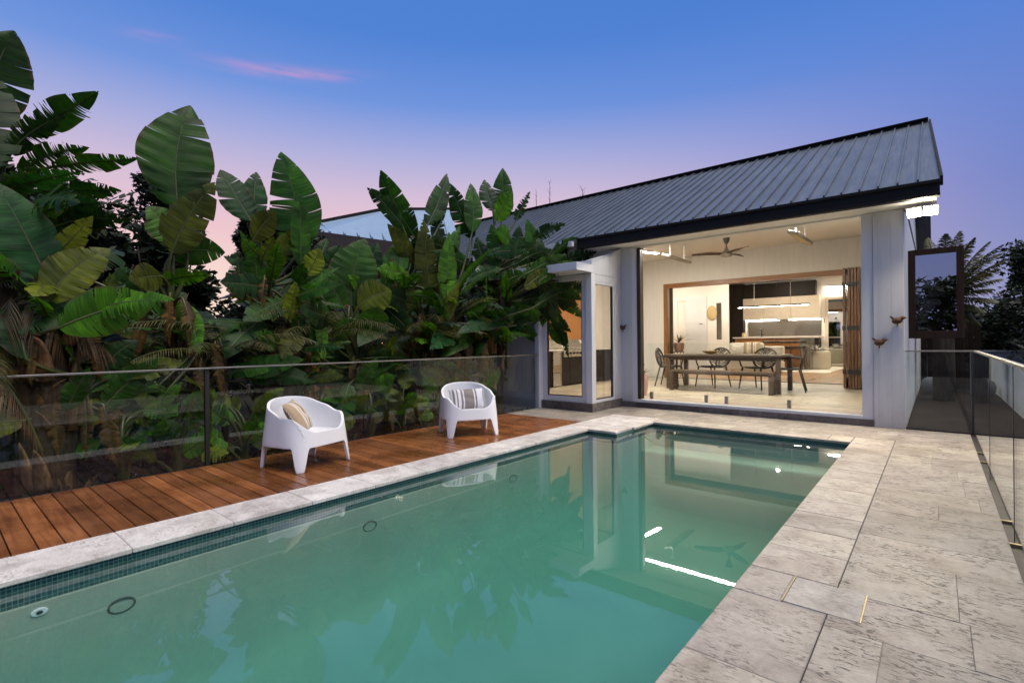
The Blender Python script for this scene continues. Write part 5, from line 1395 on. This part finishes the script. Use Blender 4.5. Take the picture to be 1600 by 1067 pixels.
def frond(mb, pts, L, n, w, droop, r, both=True):
    for k in range(n):
        f = .12+.88*k/(n-1); i = min(len(pts)-2, int(f*(len(pts)-1))); q = f*(len(pts)-1)-i
        p = pts[i].lerp(pts[i+1], q); d = (pts[i+1]-pts[i]).normalized(); s = d.cross(Vector((0,0,1)))
        if s.length < .05: s = d.cross(Vector((0,1,0)))
        s.normalize(); l = L*(math.sin(PI*min(1, .18+.80*f))**.7)*r.uniform(.8,1.1)
        for sg in (-1, 1):
            mb.cur = r.random()
            e = p + (s*sg*.75+d*.6)*l*r.uniform(.9,1.05) + Vector((0,0,-droop*l*r.uniform(.6,1.4)))
            m = p.lerp(e, .5)+Vector((0,0,.12*l)); wv = d*w
            mb.quad(p-wv*.5, m-wv, e, m+wv, p+wv*.5)
# dry and living palm fronds at the lower left
pa = empty('palm', (-6.35, .25, -.2), 'palm at the left picture edge with a half dry frond hanging over the fence', 'palm')
mb = MB(); mb.tube([(-6.75,-.15,-.3),(-6.72,-.12,.8),(-6.7,-.1,1.6)], [.13,.11,.09], 10); mb.build('trunk', M['stem'], pa, smooth='all')
r = random.Random(6)
for (u0,v0,u1,v1,u2,v2,mt,dr) in ((-60,560,10,560,66,706,'palm_dry',.9), (-40,540,-5,520,-2,640,'palm',.8)):
    pts = bez(P(u0,v0,-6.25), P(u1,v1,-5.92), P(u2,v2,-5.90), 14); fm = MB(); frond(fm, pts, .22, 46, .006, dr, r); o = fm.build('frond', M[mt], pa, fix=False)
    MB().tube(pts, [.014]*6+[.009]*8, 6).build('frond_stalk', M['stalk'], o)
dp = empty('dry_fronds', (-6.5, .7, 1.3), 'bundle of dry brown palm fronds hanging in the shade above the left trunk', 'dry fronds')
for (u0,v0,u1,v1,u2,v2) in ((40,470,52,480,70,545),(95,500,130,505,180,560),(20,460,10,480,0,560),(70,480,90,500,100,560)):
    pts = bez(P(u0,v0,-6.45), P(u1,v1,-6.35), P(u2,v2,-6.35), 12); fm = MB(); frond(fm, pts, .20, 36, .005, 1.2, r); fm.build('frond', M['palm_dry'], dp, fix=False)
# young fern like palms deeper in the bed give fine texture between the paddles
def small_palm(x, y, h, n, L, label, seed, mat='palm', group='feathery palms among the big leaves', cat='palm'):
    t = empty('feathery_palm', (x, y, -.2), label, cat, group); r = random.Random(seed); top = Vector((x, y, h))
    mb = MB(); mb.tube([(x,y,-.3),(x,y,h)], [.05,.035], 8); mb.build('trunk', M['stem'], t, smooth='all')
    fm = MB(); sm = MB()
    for k in range(n):
        a = 2*PI*k/n + r.uniform(-.3,.3); e = r.uniform(.3, 1.1); l = L*r.uniform(.8, 1.15)
        d = Vector((math.cos(a)*math.cos(e), math.sin(a)*math.cos(e), math.sin(e)))
        pts = bez(top, top+d*l*.6, top+Vector((math.cos(a)*l*.95, math.sin(a)*l*.95, l*(math.sin(e)*.45-.15))), 12)
        frond(fm, pts, l*.26, 34, .007, .35, r); sm.tube(pts, [.010]*6+[.006]*6, 5)
    fm.build('fronds', M[mat], t, fix=False); sm.build('frond_stalks', M['stalk'], t)
    return t
for i, (x, y, h, lb) in enumerate(((-7.9,1.2,1.7,'feathery palm filling the dark gap left of the huge upright leaf'),(-7.8,2.7,1.2,'feathery palm below the bright sky gap'),(-7.7,3.9,1.3,'feathery palm behind the plant with the striped leaf'),(-7.7,5.0,1.2,'feathery palm under the blue roof'),(-7.6,6.2,1.7,'feathery palm behind the bright lime leaf'),(-7.9,.1,2.6,'tall feathery palm at the left picture edge behind the torn fronds'),(-7.2,6.9,1.9,'feathery palm close to the house corner'),(-6.75,2.45,1.15,'feathery palm just behind the dark fence post'),(-6.75,3.75,1.35,'feathery palm just behind the nearest armchair'),(-6.7,5.75,1.3,'feathery palm just left of the farther armchair'))):
    small_palm(x, y, h, 13, 1.15, lb, 70+i)

def crown(mb, c, rx, ry, rz, n, size, r, gap=.0):
    c = Vector(c); blobs = [(Vector((r.uniform(-.7,.7)*rx, r.uniform(-.7,.7)*ry, r.uniform(-.65,.75)*rz)), r.uniform(.25,.5)) for _ in range(14)]
    for k in range(n):
        bc, br = r.choice(blobs); v = Vector((r.gauss(0,1), r.gauss(0,1), r.gauss(0,1))); v.normalize(); v *= r.random()**.4*br
        p = c + bc + Vector((v.x*rx, v.y*ry, v.z*rz)); s = size*r.uniform(.6,1.3)
        a = Vector((r.uniform(-1,1), r.uniform(-1,1), r.uniform(-.6,.6))).normalized(); b = a.cross(Vector((r.uniform(-1,1), r.uniform(-1,1), r.uniform(-1,1)))).normalized()
        mb.cur = r.random()
        mb.quad(p-a*s, p-b*s*.38+a*.1*s, p+a*s, p+b*s*.38+a*.1*s)
def tree(name, label, base, h, cr, n, size, mat='crown_dark', group=None, seed=1, cz=None, cat='tree'):
    t = empty(name, base, label, cat, group); r = random.Random(seed); b = Vector(base)
    cc = b + Vector((0,0, cz if cz else h-cr[2]))
    mb = MB(); mb.tube(bez(b-Vector((0,0,.2)), b+Vector((r.uniform(-.2,.2), r.uniform(-.2,.2), h*.3)), cc, 7), [.05*h*.5*(1-.12*i) for i in range(7)], 8)
    for k in range(7):
        e = cc + Vector((r.uniform(-.8,.8)*cr[0], r.uniform(-.8,.8)*cr[1], r.uniform(-.4,.8)*cr[2])); mb.tube(bez(b+Vector((0,0,h*r.uniform(.25,.5))), (b+e)/2+Vector((0,0,h*.2)), e, 6), [.045*h*.3*(1-.16*i) for i in range(6)], 6)
    mb.build('trunk', M['bark'], t, smooth='all')
    cm = MB(); crown(cm, cc, *cr, n, size, r); cm.build('crown', M[mat], t, fix=False)
    return t
TG = 'trees in the garden behind the planting'
for i, (x, y, h, cr, lb, n) in enumerate((
    (-12.0,1.35,4.9,(1.5,1.2,1.5),'dense small leaved tree left of the huge upright leaf',5200), (-12.5,-.6,5.6,(1.5,1.4,1.8),'dense dark tree behind the fronds at the left picture edge',4500),
    (-13.5,3.75,5.6,(1.2,.75,1.1),'small leaved tree peeping out right of the huge upright leaf',2600),
    (-11.5,5.1,2.7,(1.6,1.3,1.2),'low dark tree below the blue roof, left of the orange wall',3000), (-11.0,7.3,3.0,(1.5,1.3,1.4),'low dark tree below the right part of the blue roof',3000),
    (-10.5,9.3,3.4,(1.6,1.2,1.6),'dark tree behind the farther armchair against the house',3200), (-16,3.1,2.35,(2.2,1.6,1.1),'low dark bush under the bright sky gap',2600), (-11.0,.2,2.6,(1.6,1.5,1.3),'dark bush deep in the left garden',3000))):
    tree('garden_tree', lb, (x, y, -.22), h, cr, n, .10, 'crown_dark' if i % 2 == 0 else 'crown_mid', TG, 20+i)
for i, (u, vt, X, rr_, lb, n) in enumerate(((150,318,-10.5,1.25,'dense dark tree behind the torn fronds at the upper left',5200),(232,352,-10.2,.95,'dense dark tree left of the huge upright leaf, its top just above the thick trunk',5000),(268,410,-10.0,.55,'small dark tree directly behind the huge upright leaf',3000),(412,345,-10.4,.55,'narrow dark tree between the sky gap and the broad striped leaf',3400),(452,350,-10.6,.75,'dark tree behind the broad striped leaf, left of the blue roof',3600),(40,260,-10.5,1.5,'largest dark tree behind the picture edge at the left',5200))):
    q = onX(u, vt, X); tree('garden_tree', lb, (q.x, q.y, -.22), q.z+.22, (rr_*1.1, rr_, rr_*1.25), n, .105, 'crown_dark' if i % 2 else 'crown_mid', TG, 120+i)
hg = MB(); r = random.Random(31)
for k in range(9000):
    p = Vector((r.uniform(-17,-15), r.uniform(-6, 14), -.2+1.9*r.random()**.8)); s = .14*r.uniform(.6,1.3)
    a = Vector((r.uniform(-1,1), r.uniform(-1,1), r.uniform(-.6,.6))).normalized(); b = a.cross(Vector((r.uniform(-1,1), r.uniform(-1,1), r.uniform(-1,1)))).normalized(); hg.cur = r.random(); hg.quad(p-a*s, p-b*s*.4, p+a*s, p+b*s*.4)
tag(hg.build('far_hedge', M['crown_mid'], fix=False), 'dark hedge closing the garden far behind the planting', 'hedge', kind='stuff')
gc_ = MB(); r = random.Random(32)
for k in range(7000):
    p = Vector((r.uniform(-9.5,-6.08), r.uniform(-1.5, 7.8), -.22+.22*r.random()**2)); s = .07*r.uniform(.6,1.5)
    a = Vector((r.uniform(-1,1), r.uniform(-1,1), r.uniform(.1,1))).normalized(); b = a.cross(Vector((r.uniform(-1,1), r.uniform(-1,1), .2))).normalized(); gc_.cur = r.random(); gc_.quad(p, p+a*s*.5-b*s*.18, p+a*s, p+a*s*.5+b*s*.18)
tag(gc_.build('ground_cover', M['fern'], fix=False), 'low green ground cover between the stems', 'ground cover', kind='stuff')

for u, v, X, mt, lb in ((598,540,-7.3,'glow','small amber lamp added for an orange glow under leaves between the armchairs'),(684,598,-6.9,'glow','small amber lamp added for an orange glow just left of the farther armchair'),(268,560,-7.4,'glow_white','small white garden lamp left of the dark fence post')):  # amber lamps are added for orange glows from beyond the leaves
    q = onX(u, v, X); t = empty('garden_glow', (q.x, q.y, -.2), lb, 'garden lamp', 'lamps in the planting')
    MB().tube([(q.x,q.y,-.25),(q.x,q.y,q.z-.08)], .014, 8).build('post', M['black'], t)
    mb = MB(); mb.lathe([(.03,-.08),(.055,-.05),(.055,.05),(.03,.06)], q, 14); mb.build('globe', M[mt], t, smooth=True)
    mb = MB(); mb.lathe([(.075,.062),(.02,.10)], q, 14); mb.build('cap', M['black'], t)
# neighbour with the pale blue roof
nb = empty('neighbour_house', (-12, 8.5, -.2), 'neighbouring house with pale blue sheet roof and orange timber wall behind the plants', 'house')
ra, rb_, rc = onX(478,352,-13), onX(598,328,-13), onX(705,327,-13)
ea, eb = onX(492,361,-10.2), onX(720,392,-10.2)
top = [ra, rb_, rc, eb, ea]
mb = MB(); mb.prism(top, (0,0,-.06)); nr = mb.build('roof', M['roof_blue'], nb)
mb = MB()
for k in range(1, 12):
    f = k/12; a = ra.lerp(rc, f); a.z = a.z if f > .5 else ra.z+(rb_.z-ra.z)*min(1, f*1.55); b = ea.lerp(eb, f); mb.beam(a+Vector((0,0,.02)), b+Vector((0,0,.02)), .03, .03)
mb.build('rib', M['roof_blue'], nr)
MB().beam(ra+Vector((-.02,0,.02)), rb_+Vector((0,0,.02)), .12, .09).beam(rb_+Vector((0,0,.02)), rc, .12, .09).build('ridge_cap', M['gutter'], nr)
mb = MB(); mb.prism([ea+Vector((.04,0,-.005)), eb+Vector((.04,0,-.005)), eb+Vector((.04,0,-.5)), ea+Vector((.04,0,-.45))], (-.05,0,0)); mb.build('fascia', M['joinery'], nb)
y0, y1 = ea.y+.25, eb.y+1.0
MB().box(-11.2, y0, -.2, -11.0, y1, 3.3).build('wall', M['timber_lining'], nb)
pfm = MB(); pfm.box(-10.95, y0+.1, .9, -10.9, y0+1.0, 2.2); wn = pfm.build('window', M['joinery'], nb); MB().box(-10.905, y0+.18, 1.0, -10.895, y0+.92, 2.1).build('pane', M['window_glass'], wn)

# right hand side: date palm, trees, hedge
r = random.Random(15)
dpm = empty('date_palm', (.3, 14.2, -.2), 'date palm with arching feather fronds behind the open casement', 'palm')
top = onY(1474, 474, 14.2)
mb = MB(); mb.tube([(top.x,top.y,-.3),(top.x,top.y,top.z-.05)], [.20,.17], 12); mb.build('trunk', M['bark'], dpm, smooth='all')
fm = MB(); sm = MB()
tips = [(1478,366,14.0),(1500,362,14.6),(1522,372,13.9),(1546,378,14.4),(1566,383,13.9),(1562,396,14.6),(1570,408,14.1),(1560,420,13.7),(1566,436,14.4),(1552,452,13.8),(1558,470,14.5),(1540,486,14.0),(1530,505,14.4),(1512,380,15.0),(1535,398,15.0),(1548,428,15.1),(1450,372,14.6),(1430,400,14.2),(1440,450,14.9),(1465,505,13.8),(1500,512,14.8)]
for (u, v, Y) in tips:
    e = onY(u, v, Y); c = top + (e-top)*.5 + Vector((0,0,(e-top).length*.20)); pts = bez(top, c, e, 16)
    frond(fm, pts, .30, 64, .012, .45, r); sm.tube(pts, [.016]*8+[.008]*8, 5)
fm.build('fronds', M['palm'], dpm, fix=False); sm.build('frond_stalks', M['stalk'], dpm)
RG = 'trees beyond the right hand path'
for i, (u, Y, h, cr, n, lb) in enumerate(((1615,19.5,4.0,(1.1,1.2,1.3),5200,'tree with fine dark leaves at the right picture edge'), (1560,22,2.6,(1.5,1.4,1.0),3600,'bushy tree between the date palm and the right picture edge'), (1680,16.5,3.6,(1.2,1.3,1.5),2600,'dark tree just beyond the right picture edge, its branches reaching in'), (1500,21,2.4,(1.3,1.2,1.0),3000,'dark bushy tree below the fronds of the date palm'))):
    p = onY(u, 500, Y); tree('leafy_tree', lb, (p.x, Y, -.2), h, cr, n, .085, 'crown_mid' if i in (0, 1) else 'crown_dark', RG, 60+i)
hh = MB(); r = random.Random(37)
for k in range(6000):
    p = Vector((r.uniform(.2,9), r.uniform(19.0,21.5), -.1+2.05*r.random()**.8)); s = .11*r.uniform(.6,1.3)
    a = Vector((r.uniform(-1,1), r.uniform(-1,1), r.uniform(-.6,.6))).normalized(); b = a.cross(Vector((r.uniform(-1,1), r.uniform(-1,1), r.uniform(-1,1)))).normalized(); hh.cur = r.random(); hh.quad(p-a*s, p-b*s*.4, p+a*s, p+b*s*.4)
tag(hh.build('boundary_hedge', M['crown_dark'], fix=False), 'dark hedge beyond the rendered wall on the right', 'hedge', kind='stuff')
# slender twigs showing above the ridge
for i, (u, va, vb) in enumerate(((859,286,330),(838,300,330),(910,296,318))):
    b = onY(u, vb+12, 15.5); tpt = onY(u, va, 15.5); t = empty('bare_twig_tree', (b.x, 15.5, b.z-5), ['thin bare treetop rising just above the house ridge, the tallest of three','faint bare twig above the ridge at the left of the taller treetop','short wispy twigs above the ridge at the right of the taller treetop'][i], 'tree')
    r = random.Random(50+i); mb = MB(); mb.tube([b-Vector((0,0,5)), b, tpt], [.06,.02,.004], 5)
    for k in range(14 if i != 1 else 5):
        f = r.random(); p = b.lerp(tpt, f); mb.tube([p, p+Vector((r.uniform(-.14,.14), 0, r.uniform(.04,.22)))], [.007,.003], 4)
    mb.build('trunk', M['bark'], t)
nh = MB(); r = random.Random(41)  # unseen hedge added to keep low sky out of the glass reflections
for k in range(12000):
    q = r.random()
    p = Vector((r.uniform(6.5,8.0), r.uniform(-11,17), 0)) if q < .62 else Vector((r.uniform(-12,8), r.uniform(-12.5,-11), 0))
    p.z = -.2+3.0*r.random()**.8*(1+.18*math.sin(p.x*1.3+p.y*.9)); s = .2*r.uniform(.6,1.3)
    a = Vector((r.uniform(-1,1), r.uniform(-1,1), r.uniform(-.6,.6))).normalized(); b = a.cross(Vector((r.uniform(-1,1), r.uniform(-1,1), r.uniform(-1,1)))).normalized(); nh.cur = r.random(); nh.quad(p-a*s, p-b*s*.5, p+a*s, p+b*s*.5)
tag(nh.build('unseen_hedge', M['crown_dark'], fix=False), 'unseen dark hedge added to darken reflections, right and near sides of the garden', 'hedge', kind='stuff')
# the garden behind the photographer, seen only as reflections in glass
for i, (x, y, h, cr, lb) in enumerate(((3.5,-9,4.6,(2.2,1.8,1.7),'bushy garden tree standing behind the right paving'), (7.5,-8,5.2,(2.2,1.8,1.9),'taller garden tree far behind the right paving'), (.2,-10,4.2,(2.0,1.8,1.5),'garden tree beyond the near end of the pool'))):
    tree('garden_tree', lb, (x, y, -.2), h, cr, 2200, .16, 'crown_mid', 'trees behind the photographer', 90+i)
